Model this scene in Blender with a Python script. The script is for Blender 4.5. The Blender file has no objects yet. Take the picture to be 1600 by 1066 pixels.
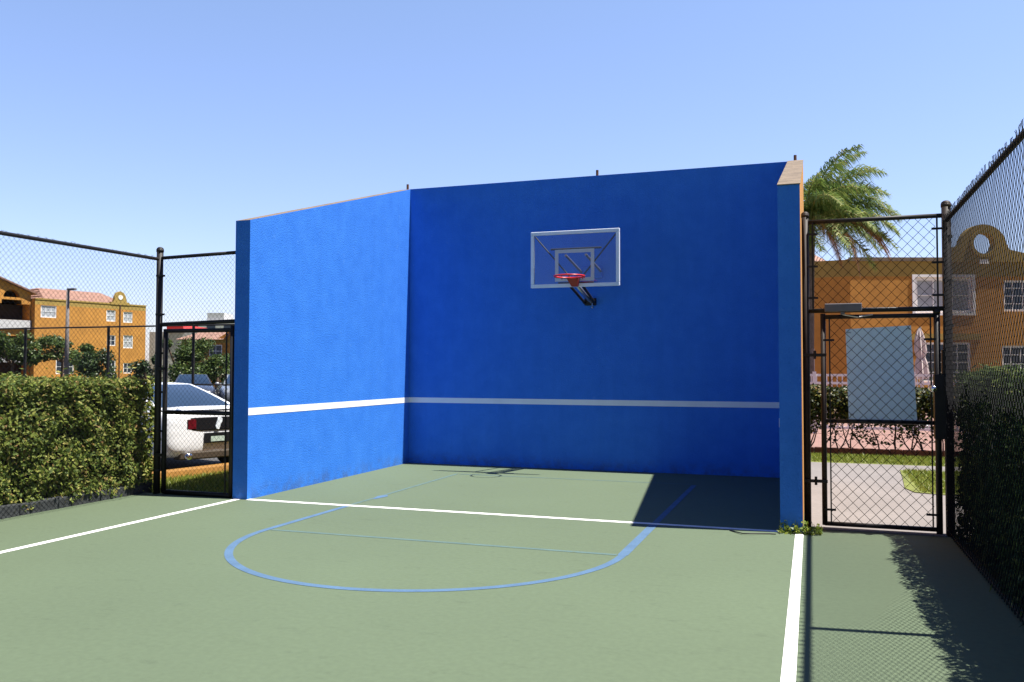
import bpy, math, random
import numpy as np
from mathutils import Vector, Matrix, noise as mnoise

random.seed(7); rng = np.random.default_rng(7)
SC = bpy.context.scene
COL = SC.collection

# ------------------------------------------------------------------ camera, sky, sun, exposure
YAW, PITCH, ROLL = 0.3341, 0.0330, 0.0018
cd = bpy.data.cameras.new('camera'); cam = bpy.data.objects.new('camera', cd); COL.objects.link(cam)
fw = Vector((-math.sin(YAW)*math.cos(PITCH), math.cos(YAW)*math.cos(PITCH), math.sin(PITCH)))
rt = Vector((math.cos(YAW), math.sin(YAW), 0)); up = rt.cross(fw)
r2 = rt*math.cos(ROLL)+up*math.sin(ROLL); u2 = up*math.cos(ROLL)-rt*math.sin(ROLL)
M = Matrix((r2, u2, -fw)).transposed().to_4x4(); M.translation = (6.5456, -13.4738, 1.5977)
cam.matrix_world = M
cd.sensor_width = 36; cd.lens = 1350.05/1600*36; cd.clip_start = .1; cd.clip_end = 3000
SC.camera = cam

SUN_EL, SUN_AZ = math.radians(67), math.radians(7)      # azimuth measured from +X towards +Y
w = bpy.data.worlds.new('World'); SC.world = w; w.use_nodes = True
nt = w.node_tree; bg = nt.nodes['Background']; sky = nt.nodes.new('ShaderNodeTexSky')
sky.sky_type = 'NISHITA'; sky.sun_disc = False
sky.sun_elevation = SUN_EL; sky.sun_rotation = math.radians(90)-SUN_AZ
sky.air_density = 1.0; sky.dust_density = 0.6; sky.ozone_density = 1.5
# added sky gain: brighter north, dimmer and bluer overhead and south to deepen shade
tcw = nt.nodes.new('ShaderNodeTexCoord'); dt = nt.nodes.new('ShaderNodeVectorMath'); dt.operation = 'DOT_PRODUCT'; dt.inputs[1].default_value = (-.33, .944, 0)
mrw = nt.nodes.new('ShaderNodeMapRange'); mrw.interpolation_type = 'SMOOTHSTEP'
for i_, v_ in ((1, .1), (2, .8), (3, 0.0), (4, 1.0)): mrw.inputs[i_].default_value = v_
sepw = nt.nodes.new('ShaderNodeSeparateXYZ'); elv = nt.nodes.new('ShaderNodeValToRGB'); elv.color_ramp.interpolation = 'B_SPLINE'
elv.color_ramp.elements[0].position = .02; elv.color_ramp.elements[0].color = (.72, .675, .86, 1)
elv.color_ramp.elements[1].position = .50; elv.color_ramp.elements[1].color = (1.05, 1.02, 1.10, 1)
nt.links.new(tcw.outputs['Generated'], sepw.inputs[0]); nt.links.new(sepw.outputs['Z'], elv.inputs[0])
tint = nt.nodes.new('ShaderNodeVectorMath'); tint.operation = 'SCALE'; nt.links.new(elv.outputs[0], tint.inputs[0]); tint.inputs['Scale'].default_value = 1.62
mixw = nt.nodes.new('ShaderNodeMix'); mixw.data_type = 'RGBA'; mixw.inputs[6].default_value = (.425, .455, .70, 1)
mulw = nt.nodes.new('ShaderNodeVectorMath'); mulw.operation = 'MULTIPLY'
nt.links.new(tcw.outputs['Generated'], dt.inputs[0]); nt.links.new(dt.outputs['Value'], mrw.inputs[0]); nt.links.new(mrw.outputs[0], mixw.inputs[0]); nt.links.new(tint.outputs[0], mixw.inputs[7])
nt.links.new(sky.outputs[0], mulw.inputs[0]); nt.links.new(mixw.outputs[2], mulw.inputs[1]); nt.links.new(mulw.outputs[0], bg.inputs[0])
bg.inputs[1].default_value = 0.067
sd = bpy.data.lights.new('sun', 'SUN'); sun = bpy.data.objects.new('sun', sd); COL.objects.link(sun)
sd.energy = 5.0; sd.angle = math.radians(.53); sd.color = (1, .95, .87)
sdir = Vector((math.cos(SUN_EL)*math.cos(SUN_AZ), math.cos(SUN_EL)*math.sin(SUN_AZ), math.sin(SUN_EL)))
sun.rotation_euler = sdir.to_track_quat('Z', 'Y').to_euler()
sun.location = (20, 5, 40)
SC.view_settings.view_transform = 'Standard'; SC.view_settings.look = 'None'
SC.view_settings.exposure = 1.10; SC.view_settings.gamma = 1
SC.render.engine = 'CYCLES'
SC.cycles.transparent_max_bounces = 16; SC.cycles.max_bounces = 8

# ------------------------------------------------------------------ materials
def newmat(name):
    m = bpy.data.materials.new(name); m.use_nodes = True
    return m, m.node_tree, m.node_tree.nodes['Principled BSDF']

def mat(name, col, rough=.6, var=.12, scale=3.0, bump=0.0, bscale=60.0, metal=0.0, spec=.5, coat=0.0, var2=0.0, scale2=40.0, bdist=.01):
    m, t, b = newmat(name); N, L = t.nodes.new, t.links.new
    b.inputs['Roughness'].default_value = rough; b.inputs['Metallic'].default_value = metal
    b.inputs['Specular IOR Level'].default_value = spec
    if coat: b.inputs['Coat Weight'].default_value = coat; b.inputs['Coat Roughness'].default_value = .04
    tc = N('ShaderNodeTexCoord')
    def layer(sc, v, det):
        n = N('ShaderNodeTexNoise'); n.inputs['Scale'].default_value = sc; n.inputs['Detail'].default_value = det
        L(tc.outputs['Object'], n.inputs['Vector'])
        mr = N('ShaderNodeMapRange'); mr.inputs[1].default_value = .3; mr.inputs[2].default_value = .7
        mr.inputs[3].default_value = 1-v; mr.inputs[4].default_value = 1+v
        L(n.outputs['Fac'], mr.inputs[0]); return mr.outputs[0]
    if var or var2:
        f = layer(scale, var, 5)
        if var2:
            g = layer(scale2, var2, 3); mu = N('ShaderNodeMath'); mu.operation = 'MULTIPLY'; L(f, mu.inputs[0]); L(g, mu.inputs[1]); f = mu.outputs[0]
        vm = N('ShaderNodeVectorMath'); vm.operation = 'SCALE'; vm.inputs[0].default_value = col; L(f, vm.inputs['Scale'])
        L(vm.outputs[0], b.inputs['Base Color'])
    else: b.inputs['Base Color'].default_value = (*col, 1)
    if bump:
        n = N('ShaderNodeTexNoise'); n.inputs['Scale'].default_value = bscale; n.inputs['Detail'].default_value = 6
        L(tc.outputs['Object'], n.inputs['Vector'])
        bp = N('ShaderNodeBump'); bp.inputs['Strength'].default_value = bump; bp.inputs['Distance'].default_value = bdist
        L(n.outputs['Fac'], bp.inputs['Height']); L(bp.outputs[0], b.inputs['Normal'])
    return m

def leafmat(name, cols, trans=.3, rough=.45, spec=.35):
    m, t, b = newmat(name); N, L = t.nodes.new, t.links.new
    geo = N('ShaderNodeNewGeometry'); cr = N('ShaderNodeValToRGB'); cr.color_ramp.interpolation = 'LINEAR'
    el = cr.color_ramp.elements
    while len(el) < len(cols): el.new(.5)
    for i, (p, c) in enumerate(cols): el[i].position = p; el[i].color = (*c, 1)
    L(geo.outputs['Random Per Island'], cr.inputs[0])
    b.inputs['Roughness'].default_value = rough; b.inputs['Specular IOR Level'].default_value = spec
    L(cr.outputs[0], b.inputs['Base Color'])
    tr = N('ShaderNodeBsdfTranslucent'); L(cr.outputs[0], tr.inputs[0])
    mx = N('ShaderNodeMixShader'); mx.inputs[0].default_value = trans
    L(b.outputs[0], mx.inputs[1]); L(tr.outputs[0], mx.inputs[2]); L(mx.outputs[0], t.nodes['Material Output'].inputs[0])
    return m

def glassmat(name, tint=(.9, .95, 1), refl=.12):
    m, t, b = newmat(name); N, L = t.nodes.new, t.links.new
    tr = N('ShaderNodeBsdfTransparent'); tr.inputs[0].default_value = (*tint, 1)
    gl = N('ShaderNodeBsdfGlossy'); gl.inputs['Roughness'].default_value = .03
    df = N('ShaderNodeBsdfDiffuse'); df.inputs[0].default_value = (.45, .65, 1, 1)
    m0 = N('ShaderNodeMixShader'); m0.inputs[0].default_value = .012; L(tr.outputs[0], m0.inputs[1]); L(df.outputs[0], m0.inputs[2])
    lw = N('ShaderNodeLayerWeight'); lw.inputs[0].default_value = .3
    ad = N('ShaderNodeMath'); ad.operation = 'ADD'; ad.inputs[1].default_value = refl; ad.use_clamp = True; L(lw.outputs['Fresnel'], ad.inputs[0])
    mx = N('ShaderNodeMixShader'); L(ad.outputs[0], mx.inputs[0]); L(m0.outputs[0], mx.inputs[1]); L(gl.outputs[0], mx.inputs[2])
    L(mx.outputs[0], t.nodes['Material Output'].inputs[0]); return m

def tilemat(name, col, sx=14.0):
    m = mat(name, col, .8, .2, 2.0, var2=.15, scale2=9)
    t = m.node_tree; b = t.nodes['Principled BSDF']; tc = t.nodes.new('ShaderNodeTexCoord')
    wv = t.nodes.new('ShaderNodeTexWave'); wv.inputs['Scale'].default_value = sx/6; wv.bands_direction = 'X'
    t.links.new(tc.outputs['Object'], wv.inputs['Vector']); bp = t.nodes.new('ShaderNodeBump'); bp.inputs['Distance'].default_value = .06
    t.links.new(wv.outputs['Fac'], bp.inputs['Height']); t.links.new(bp.outputs[0], b.inputs['Normal']); return m

def courtmat():
    m = mat('court paint', (.085, .118, .067), .85, .06, .35, .2, 180, var2=.06, scale2=24, bdist=.004)
    t = m.node_tree; N, L = t.nodes.new, t.links.new; b = t.nodes['Principled BSDF']
    src = b.inputs['Base Color'].links[0].from_socket
    tc = N('ShaderNodeTexCoord'); mp = N('ShaderNodeMapping'); mp.inputs['Scale'].default_value = (.9, 2.2, 1); mp.inputs['Rotation'].default_value = (0, 0, .5)
    n = N('ShaderNodeTexNoise'); n.inputs['Scale'].default_value = 3.0; n.inputs['Detail'].default_value = 13; n.inputs['Roughness'].default_value = .8
    L(tc.outputs['Object'], mp.inputs[0]); L(mp.outputs[0], n.inputs['Vector'])
    mr = N('ShaderNodeMapRange'); mr.inputs[1].default_value = .56; mr.inputs[2].default_value = .70; mr.inputs[3].default_value = 1; mr.inputs[4].default_value = .74
    L(n.outputs['Fac'], mr.inputs[0]); vm = N('ShaderNodeVectorMath'); vm.operation = 'SCALE'; L(src, vm.inputs[0]); L(mr.outputs[0], vm.inputs['Scale'])
    L(vm.outputs[0], b.inputs['Base Color']); return m

def linemat(name, col, under, wear, sc=14):
    m = mat(name, col, .85, .12, 5, var2=.10, scale2=60); t = m.node_tree; N, L = t.nodes.new, t.links.new; b = t.nodes['Principled BSDF']
    src = b.inputs['Base Color'].links[0].from_socket
    tc = N('ShaderNodeTexCoord'); n = N('ShaderNodeTexNoise'); n.inputs['Scale'].default_value = sc; n.inputs['Detail'].default_value = 10; n.inputs['Roughness'].default_value = .75
    L(tc.outputs['Object'], n.inputs['Vector']); mr = N('ShaderNodeMapRange'); mr.inputs[1].default_value = .68-wear; mr.inputs[2].default_value = .78-wear
    L(n.outputs['Fac'], mr.inputs[0]); mx = N('ShaderNodeMix'); mx.data_type = 'RGBA'; L(mr.outputs[0], mx.inputs[0]); L(src, mx.inputs[6]); mx.inputs[7].default_value = (*under, 1)
    L(mx.outputs[2], b.inputs['Base Color']); return m

def bluemat():
    m, t, b = newmat('blue stucco'); N, L = t.nodes.new, t.links.new
    tc = N('ShaderNodeTexCoord')
    def nz(sc, det, ro, lo, hi, vec=None):
        n = N('ShaderNodeTexNoise'); n.inputs['Scale'].default_value = sc; n.inputs['Detail'].default_value = det; n.inputs['Roughness'].default_value = ro
        if vec:
            mp = N('ShaderNodeMapping'); mp.inputs['Scale'].default_value = vec; L(tc.outputs['Object'], mp.inputs[0]); L(mp.outputs[0], n.inputs['Vector'])
        else: L(tc.outputs['Object'], n.inputs['Vector'])
        mr = N('ShaderNodeMapRange'); mr.inputs[1].default_value = lo; mr.inputs[2].default_value = hi; L(n.outputs['Fac'], mr.inputs[0]); return mr.outputs[0]
    def mix(f, a, c):
        mx = N('ShaderNodeMix'); mx.data_type = 'RGBA'; L(f, mx.inputs[0])
        for i, v in ((6, a), (7, c)):
            if isinstance(v, tuple): mx.inputs[i].default_value = (*v, 1)
            else: L(v, mx.inputs[i])
        return mx.outputs[2]
    def scale(v, k):
        mm = N('ShaderNodeMath'); mm.operation = 'MULTIPLY'; mm.inputs[1].default_value = k; L(v, mm.inputs[0]); return mm.outputs[0]
    c = mix(nz(3.2, 8, .62, .26, .74), (.012, .146, .60), (.029, .196, .70))
    c = mix(scale(nz(1.0, 5, .6, .4, .7, (7, 7, .5)), .20), c, (.012, .125, .50))          # roller laps and run marks
    c = mix(scale(nz(11, 4, .5, .66, .74), .35), c, (.07, .24, .66))                           # pale scuffs
    c = mix(scale(nz(38, 3, .6, .62, .72), .4), c, (.008, .09, .40))                           # pits in the stucco
    sx = N('ShaderNodeSeparateXYZ'); L(tc.outputs['Object'], sx.inputs[0]); zr = N('ShaderNodeMapRange'); zr.inputs[1].default_value = .22; zr.inputs[2].default_value = .0; L(sx.outputs['Z'], zr.inputs[0])
    mm = N('ShaderNodeMath'); mm.operation = 'MULTIPLY'; L(zr.outputs[0], mm.inputs[0]); L(nz(6, 9, .7, .42, .62), mm.inputs[1])
    c = mix(scale(mm.outputs[0], .55), c, (.05, .07, .10))                                      # splash dirt along the foot
    b.inputs['Roughness'].default_value = .75; L(c, b.inputs['Base Color'])
    n = N('ShaderNodeTexNoise'); n.inputs['Scale'].default_value = 50; n.inputs['Detail'].default_value = 8; L(tc.outputs['Object'], n.inputs['Vector'])
    bp = N('ShaderNodeBump'); bp.inputs['Strength'].default_value = .55; bp.inputs['Distance'].default_value = .012; L(n.outputs['Fac'], bp.inputs['Height']); L(bp.outputs[0], b.inputs['Normal'])
    return m

def pavermat(name, col, joint, s):
    m, t, b = newmat(name); N, L = t.nodes.new, t.links.new
    tc = N('ShaderNodeTexCoord'); br = N('ShaderNodeTexBrick'); br.inputs['Scale'].default_value = s
    br.inputs['Color1'].default_value = (*col, 1); br.inputs['Color2'].default_value = (*[c*.75 for c in col], 1); br.inputs['Mortar'].default_value = (*joint, 1)
    L(tc.outputs['Object'], br.inputs['Vector']); L(br.outputs[0], b.inputs['Base Color']); b.inputs['Roughness'].default_value = .9; return m

MT = {}
MT['court'] = courtmat()
MT['white_line'] = linemat('white line paint', (.72, .72, .70), (.20, .24, .19), .02, 30)
MT['blue_line'] = linemat('blue line paint', (.062, .125, .215), (.085, .118, .067), .06)
MT['blue_faint'] = linemat('worn blue line paint', (.075, .130, .125), (.085, .118, .067), .14)
MT['blue_wall'] = bluemat()
MT['white_wall'] = mat('white stripe on stucco', (.84, .84, .84), .75, .05, 3, .4, 45)
MT['orange'] = mat('orange stucco', (.46, .212, .038), .85, .14, .7, .4, 40, var2=.09, scale2=5)
MT['olive'] = mat('olive stucco', (.34, .23, .055), .85, .10, 1, .3, 40)
MT['coping'] = mat('weathered concrete coping', (.17, .128, .088), .9, .25, 5, .6, 30, var2=.2, scale2=30)
MT['rust'] = mat('rusty steel', (.11, .05, .03), .8, .3, 20)
MT['black'] = mat('black coated steel', (.012, .011, .012), .55, .2, 12, spec=.35)
MT['brownblack'] = mat('brownish black steel', (.022, .014, .012), .6, .3, 9, spec=.3)  # black steel with a patchy brown tinge
MT['wire'] = mat('black vinyl wire', (.007, .007, .010), .7, 0, 3, spec=.15)
MT['alum'] = mat('white powder coated aluminium', (.76, .83, .90), .45, .05, 6)
MT['target'] = mat('white target paint', (.55, .58, .60), .5, .05, 6)
MT['red'] = mat('red enamel', (.60, .025, .02), .35, .15, 14)
MT['darkred'] = mat('dark red enamel', (.30, .02, .015), .45, .15, 14)
MT['steel'] = mat('galvanised steel', (.45, .45, .46), .35, .1, 20, metal=.9)
MT['grey'] = mat('grey painted housing', (.13, .12, .13), .5, .1, 10)
MT['sheet'] = mat('pale grey sheet', (.74, .88, 1.0), .6, .05, 2.5, var2=.03, scale2=12)
MT['boardglass'] = glassmat('clear acrylic', (.93, .97, 1.0), .03)
MT['concrete'] = mat('pale concrete', (.185, .168, .16), .9, .08, 1.2, .3, 70, var2=.06, scale2=14)
MT['kerb'] = mat('dark stained kerb', (.035, .04, .042), .9, .35, 14, .5, 40)
MT['asphalt'] = mat('asphalt', (.055, .055, .056), .9, .15, .6, .3, 90, var2=.15, scale2=30)
MT['lawn'] = mat('lawn soil', (.14, .16, .035), 1, .25, 2, .6, 60, var2=.25, scale2=30)
MT['pavers'] = pavermat('pink pavers', (.30, .165, .135), (.18, .12, .10), 2.4)
MT['brick'] = mat('red brick edging', (.12, .035, .022), .9, .3, 9)
MT['yellow'] = mat('yellow kerb paint', (.24, .11, .012), .7, .2, 5, .3, 40)  # yellow darkened to put the coupe's shadow into the colour
MT['rooftile'] = tilemat('pink clay tile', (.34, .19, .14))
MT['white'] = mat('white trim', (.86, .85, .84), .6, .05, 3)
MT['shade_white'] = mat('off white render', (.50, .50, .50), .7, .06, 2)
MT['winglass'] = mat('window glass', (.02, .03, .05), .06, 0, 3, spec=.9)
MT['blind'] = mat('window blinds', (.38, .40, .43), .35, .15, 2, spec=.6)
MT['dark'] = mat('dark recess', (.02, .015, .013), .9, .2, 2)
MT['paint'] = mat('white car paint', (.86, .88, .92), .3, 0, 3, coat=.6)
MT['silver'] = mat('silver car paint', (.32, .34, .36), .3, 0, 3, metal=.4, coat=.8)
MT['dkpaint'] = mat('dark blue grey car paint', (.035, .04, .06), .3, 0, 3, coat=.8)
MT['carglass'] = mat('car glass', (.015, .03, .06), .05, 0, 3, spec=1.0)
MT['trim'] = mat('black car trim', (.012, .013, .016), .25, 0, 3)
MT['valance'] = mat('grey brown plastic', (.06, .045, .03), .6, .1, 5)
MT['lens'] = mat('red tail lens', (.11, .006, .012), .2, .5, 16, coat=.5)
MT['chrome'] = mat('chrome', (.75, .77, .8), .15, 0, 3, metal=1)
MT['tyre'] = mat('rubber', (.015, .015, .015), .8, .1, 20)
MT['plate'] = mat('pale plate', (.42, .52, .45), .5, .1, 30)
MT['canvas'] = mat('pale canvas', (.62, .54, .51), .9, .1, 6)
MT['bark'] = mat('bark', (.10, .065, .04), .95, .3, 6, .6, 20)
MT['palmbark'] = mat('palm bark', (.12, .10, .085), .95, .25, 8, .6, 14)
MT['hedgecore'] = mat('hedge core and twigs', (.016, .018, .008), 1, .3, 6)
MT['leaf_l'] = leafmat('privet leaves', [(0, (.045, .078, .018)), (.3, (.11, .16, .028)), (.7, (.23, .27, .050)), (.9, (.34, .33, .09)), (1, (.30, .17, .07))], .28, .6, .25)
MT['leaf_r'] = leafmat('podocarpus leaves', [(0, (.034, .068, .022)), (.5, (.088, .142, .040)), (.85, (.19, .25, .06)), (1, (.30, .30, .09))], .32, .65, .2)
MT['leaf_p'] = leafmat('coco plum leaves', [(0, (.010, .018, .006)), (.5, (.035, .050, .010)), (.85, (.15, .15, .03)), (1, (.20, .11, .04))], .22)
MT['leaf_t'] = leafmat('tree leaves', [(0, (.03, .06, .014)), (.5, (.06, .10, .022)), (1, (.12, .16, .035))], .25)
MT['leaf_t2'] = leafmat('dark tree leaves', [(0, (.016, .035, .012)), (.6, (.034, .062, .018)), (1, (.07, .11, .03))], .2)
MT['weed'] = leafmat('weed leaves', [(0, (.08, .15, .02)), (.6, (.20, .26, .03)), (1, (.34, .34, .05))], .35)
MT['grass'] = leafmat('grass blades', [(0, (.12, .17, .02)), (.6, (.22, .27, .04)), (1, (.36, .34, .08))], .35)
MT['palm'] = leafmat('palm leaflets', [(0, (.085, .15, .045)), (.5, (.17, .25, .06)), (.85, (.29, .34, .09)), (1, (.38, .32, .13))], .35, .55, .2)
MT['palmdead'] = leafmat('dead palm leaflets', [(0, (.20, .09, .03)), (.6, (.36, .18, .06)), (1, (.45, .27, .11))], .2)
MT['frondrib'] = mat('frond rib', (.24, .21, .06), .6, .2, 5)
MT['frondribdead'] = mat('dead frond rib', (.24, .12, .05), .8, .2, 5)

# ------------------------------------------------------------------ object helpers
MW = {}
def tag(o, label=None, cat=None, group=None, kind=None):
    if label: o['label'] = label
    if cat: o['category'] = cat
    if group: o['group'] = group
    if kind: o['kind'] = kind
    return o
def thing(name, loc, label, cat, group=None, rotz=0.0):
    o = bpy.data.objects.new(name, None); COL.objects.link(o); o.empty_display_size = .3
    o.location = loc; o.rotation_euler = (0, 0, rotz)
    MW[o.name] = Matrix.Translation(loc) @ Matrix.Rotation(rotz, 4, 'Z')
    return tag(o, label, cat, group)
def copy_tree(o, parent=None):
    c = o.copy(); COL.objects.link(c); c.parent = parent
    for ch in [x for x in SC.objects if x.parent == o]: copy_tree(ch, c)
    return c

class MB:
    def __init__(s): s.v, s.f, s.m = [], [], []
    def add(s, v, f, mi=0):
        n = len(s.v); s.v += [tuple(p) for p in v]; s.f += [tuple(i+n for i in q) for q in f]; s.m += [mi]*len(f); return s
    def box(s, x0, x1, y0, y1, z0, z1, mi=0):
        v = [(x, y, z) for z in (z0, z1) for y in (y0, y1) for x in (x0, x1)]
        return s.add(v, [(0, 2, 3, 1), (4, 5, 7, 6), (0, 1, 5, 4), (2, 6, 7, 3), (0, 4, 6, 2), (1, 3, 7, 5)], mi)
    def quad(s, a, b, c, d, mi=0): return s.add([a, b, c, d], [(0, 1, 2, 3)], mi)
    def tube(s, pts, r, n=8, mi=0, cap=True):
        pts = [Vector(p) for p in pts]; rs = r if isinstance(r, (list, tuple)) else [r]*len(pts); V = []
        ref = None
        for i, p in enumerate(pts):
            d = (pts[min(i+1, len(pts)-1)]-pts[max(i-1, 0)]).normalized()
            if ref is None: ref = d.orthogonal().normalized()
            ref = (ref-d*ref.dot(d)); ref = ref.normalized() if ref.length > 1e-6 else d.orthogonal().normalized()
            b = d.cross(ref)
            for k in range(n):
                a = 2*math.pi*k/n; V.append(p+ref*math.cos(a)*rs[i]+b*math.sin(a)*rs[i])
        F = []
        for i in range(len(pts)-1):
            for k in range(n): F.append((i*n+k, i*n+(k+1) % n, (i+1)*n+(k+1) % n, (i+1)*n+k))
        if cap: F.append(tuple(range(n-1, -1, -1))); F.append(tuple(range((len(pts)-1)*n, len(pts)*n)))
        return s.add(V, F, mi)
    def ball(s, c, r, n=8, mi=0, sc=(1, 1, 1)):
        V, F = [], []
        for i in range(n+1):
            th = math.pi*i/n
            for k in range(2*n):
                ph = math.pi*k/n; V.append((c[0]+r*sc[0]*math.sin(th)*math.cos(ph), c[1]+r*sc[1]*math.sin(th)*math.sin(ph), c[2]+r*sc[2]*math.cos(th)))
        for i in range(n):
            for k in range(2*n): F.append((i*2*n+k, (i+1)*2*n+k, (i+1)*2*n+(k+1) % (2*n), i*2*n+(k+1) % (2*n)))
        return s.add(V, F, mi)
    def prism(s, poly, axis, a, b, mi=0):                  # polygon extruded along an axis
        def P(u, v, w_): return {'x': (w_, u, v), 'y': (u, w_, v), 'z': (u, v, w_)}[axis]
        n = len(poly); V = [P(u, v, a) for u, v in poly]+[P(u, v, b) for u, v in poly]
        F = [tuple(range(n-1, -1, -1)), tuple(range(n, 2*n))]+[(i, (i+1) % n, n+(i+1) % n, n+i) for i in range(n)]
        return s.add(V, F, mi)
    def build(s, name, mats, parent=None, smooth=False, bevel=0, local=False, subsurf=0, recalc=True):
        me = bpy.data.meshes.new(name); V = s.v
        if parent is not None and not local:
            inv = MW[parent.name].inverted(); V = [tuple(inv @ Vector(p)) for p in V]
        me.from_pydata(V, [], s.f)
        for m in (mats if isinstance(mats, (list, tuple)) else [mats]): me.materials.append(m)
        me.polygons.foreach_set('material_index', s.m)
        if recalc:
            import bmesh
            bm = bmesh.new(); bm.from_mesh(me); bmesh.ops.recalc_face_normals(bm, faces=bm.faces); bm.to_mesh(me); bm.free()
        if smooth: me.polygons.foreach_set('use_smooth', [True]*len(me.polygons))
        me.update()
        o = bpy.data.objects.new(name, me); COL.objects.link(o)
        if bevel:
            b = o.modifiers.new('bevel', 'BEVEL'); b.width = bevel; b.segments = 2; b.limit_method = 'ANGLE'; b.angle_limit = math.radians(40)
        if subsurf:
            b = o.modifiers.new('sub', 'SUBSURF'); b.levels = subsurf; b.render_levels = subsurf
        if parent is not None: o.parent = parent; MW[o.name] = MW[parent.name]
        return o

def struct(name, mb, m, **k):
    o = mb.build(name, m, **k); o['kind'] = 'structure'; return o
def sheet(name, poly, z, m):
    mb = MB(); mb.add([(x, y, z) for x, y in poly], [tuple(range(len(poly)))]); return struct(name, mb, m, recalc=False)

def cards(name, P, Nrm, size, m, parent=None, aspect=.5, jitter=.6, fold=True):
    """many leaf sized faces; P positions, Nrm preferred normals"""
    n = len(P); P = np.asarray(P, float); Nn = np.asarray(Nrm, float)+rng.normal(0, jitter, (n, 3))
    Nn /= np.linalg.norm(Nn, axis=1)[:, None]
    R = rng.normal(0, 1, (n, 3)); T = np.cross(Nn, R); T /= np.linalg.norm(T, axis=1)[:, None]; B = np.cross(Nn, T)
    s = (size*rng.uniform(.65, 1.35, n))[:, None]
    V = np.stack([P-T*s*.5, P+B*s*.5*aspect-Nn*s*.08, P+T*s*.5-Nn*s*.12, P-B*s*.5*aspect-Nn*s*.08], 1).reshape(-1, 3)
    if parent is not None:
        inv = np.array(MW[parent.name].inverted()); V = V@inv[:3, :3].T+inv[:3, 3]
    me = bpy.data.meshes.new(name); me.vertices.add(4*n); me.vertices.foreach_set('co', V.ravel())
    me.loops.add(4*n); me.loops.foreach_set('vertex_index', np.arange(4*n, dtype=np.int32))
    me.polygons.add(n); me.polygons.foreach_set('loop_start', np.arange(0, 4*n, 4, dtype=np.int32))
    me.materials.append(m); me.update(calc_edges=True)
    o = bpy.data.objects.new(name, me); COL.objects.link(o)
    if parent is not None: o.parent = parent; MW[o.name] = MW[parent.name]
    return o

# ------------------------------------------------------------------ the court's numbers (metres)
W, D, T = 6.235, 4.493, .212          # inner width, depth of the side walls, wall thickness
HB, HF = 4.7165, 3.4427               # back height, front height of the side walls
XL, YLG = -1.385, -4.44               # left fence line, left gate line
XR, YRG = 7.795, -4.16                # right fence line, right gate line

# ------------------------------------------------------------------ ground
def grid_ground():
    mb = MB(); mb.add([(-900, -500, -.03), (900, -500, -.03), (900, 1200, -.03), (-900, 1200, -.03)], [(0, 1, 2, 3)]); return struct('ground', mb, MT['lawn'], recalc=False)
grid_ground()
sheet('court', [(-1.62, -26), (7.86, -26), (7.86, -4.2), (6.45, -4.2), (6.45, .05), (-.2, .05), (-.2, -4.42), (-1.62, -4.42)], 0, MT['court'])
sheet('parking_lot', [(-80, -30), (-2.45, -30), (-2.45, 60), (-80, 60)], -.02, MT['asphalt'])
sheet('path', [(6.46, -4.19), (9.6, -4.19), (9.6, 2.55), (2, 2.55), (2, .6), (6.46, .6)], -.006, MT['concrete'])
sheet('lawn_patch', [(7.86, 1.66), (7.80, .6), (7.72, -.6), (7.80, -1.0), (8.1, -1.12), (12, -1.1), (12, 1.62)], 0.004, MT['lawn'])
sheet('pool_deck', [(0, 5.3), (22, 5.3), (22, 24.5), (0, 24.5)], -.004, MT['pavers'])
th = MB(); th.box(6.5, 7.76, -4.22, -4.08, -.02, .015); struct('gate_threshold', th, MT['concrete'], bevel=.006)

# grass blades
def blades(name, rect, n, h, m, wdt=.008):
    x0, x1, y0, y1 = rect; P = np.stack([rng.uniform(x0, x1, n), rng.uniform(y0, y1, n), np.zeros(n)], 1)
    a = rng.uniform(0, 6.283, n); hh = h*rng.uniform(.5, 1.2, n); ln = rng.normal(0, .45, (n, 2))*hh[:, None]
    d = np.stack([np.cos(a), np.sin(a), 0*a], 1)*wdt
    tip = P+np.stack([ln[:, 0], ln[:, 1], hh], 1)
    V = np.stack([P-d, P+d, tip], 1).reshape(-1, 3)
    me = bpy.data.meshes.new(name); me.vertices.add(3*n); me.vertices.foreach_set('co', V.ravel()); me.loops.add(3*n); me.loops.foreach_set('vertex_index', np.arange(3*n, dtype=np.int32))
    me.polygons.add(n); me.polygons.foreach_set('loop_start', np.arange(0, 3*n, 3, dtype=np.int32)); me.materials.append(m); me.update(calc_edges=True)
    o = bpy.data.objects.new(name, me); COL.objects.link(o); return tag(o, 'short yellow green lawn grass in small patches by the court', 'grass', kind='stuff')
g1 = blades('grass', (7.88, 11.8, -1.02, 1.58), 16000, .06, MT['grass'])
g2 = blades('grass', (-2.42, -.22, -4.38, .6), 16000, .07, MT['grass']); g2['label'] = 'strip of lawn grass between the left gate and the parking kerb'
g3 = blades('grass', (5.0, 11.0, 2.57, 4.0), 14000, .05, MT['grass']); g3['label'] = 'narrow strip of grass between the concrete path and the clipped hedge'

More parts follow.
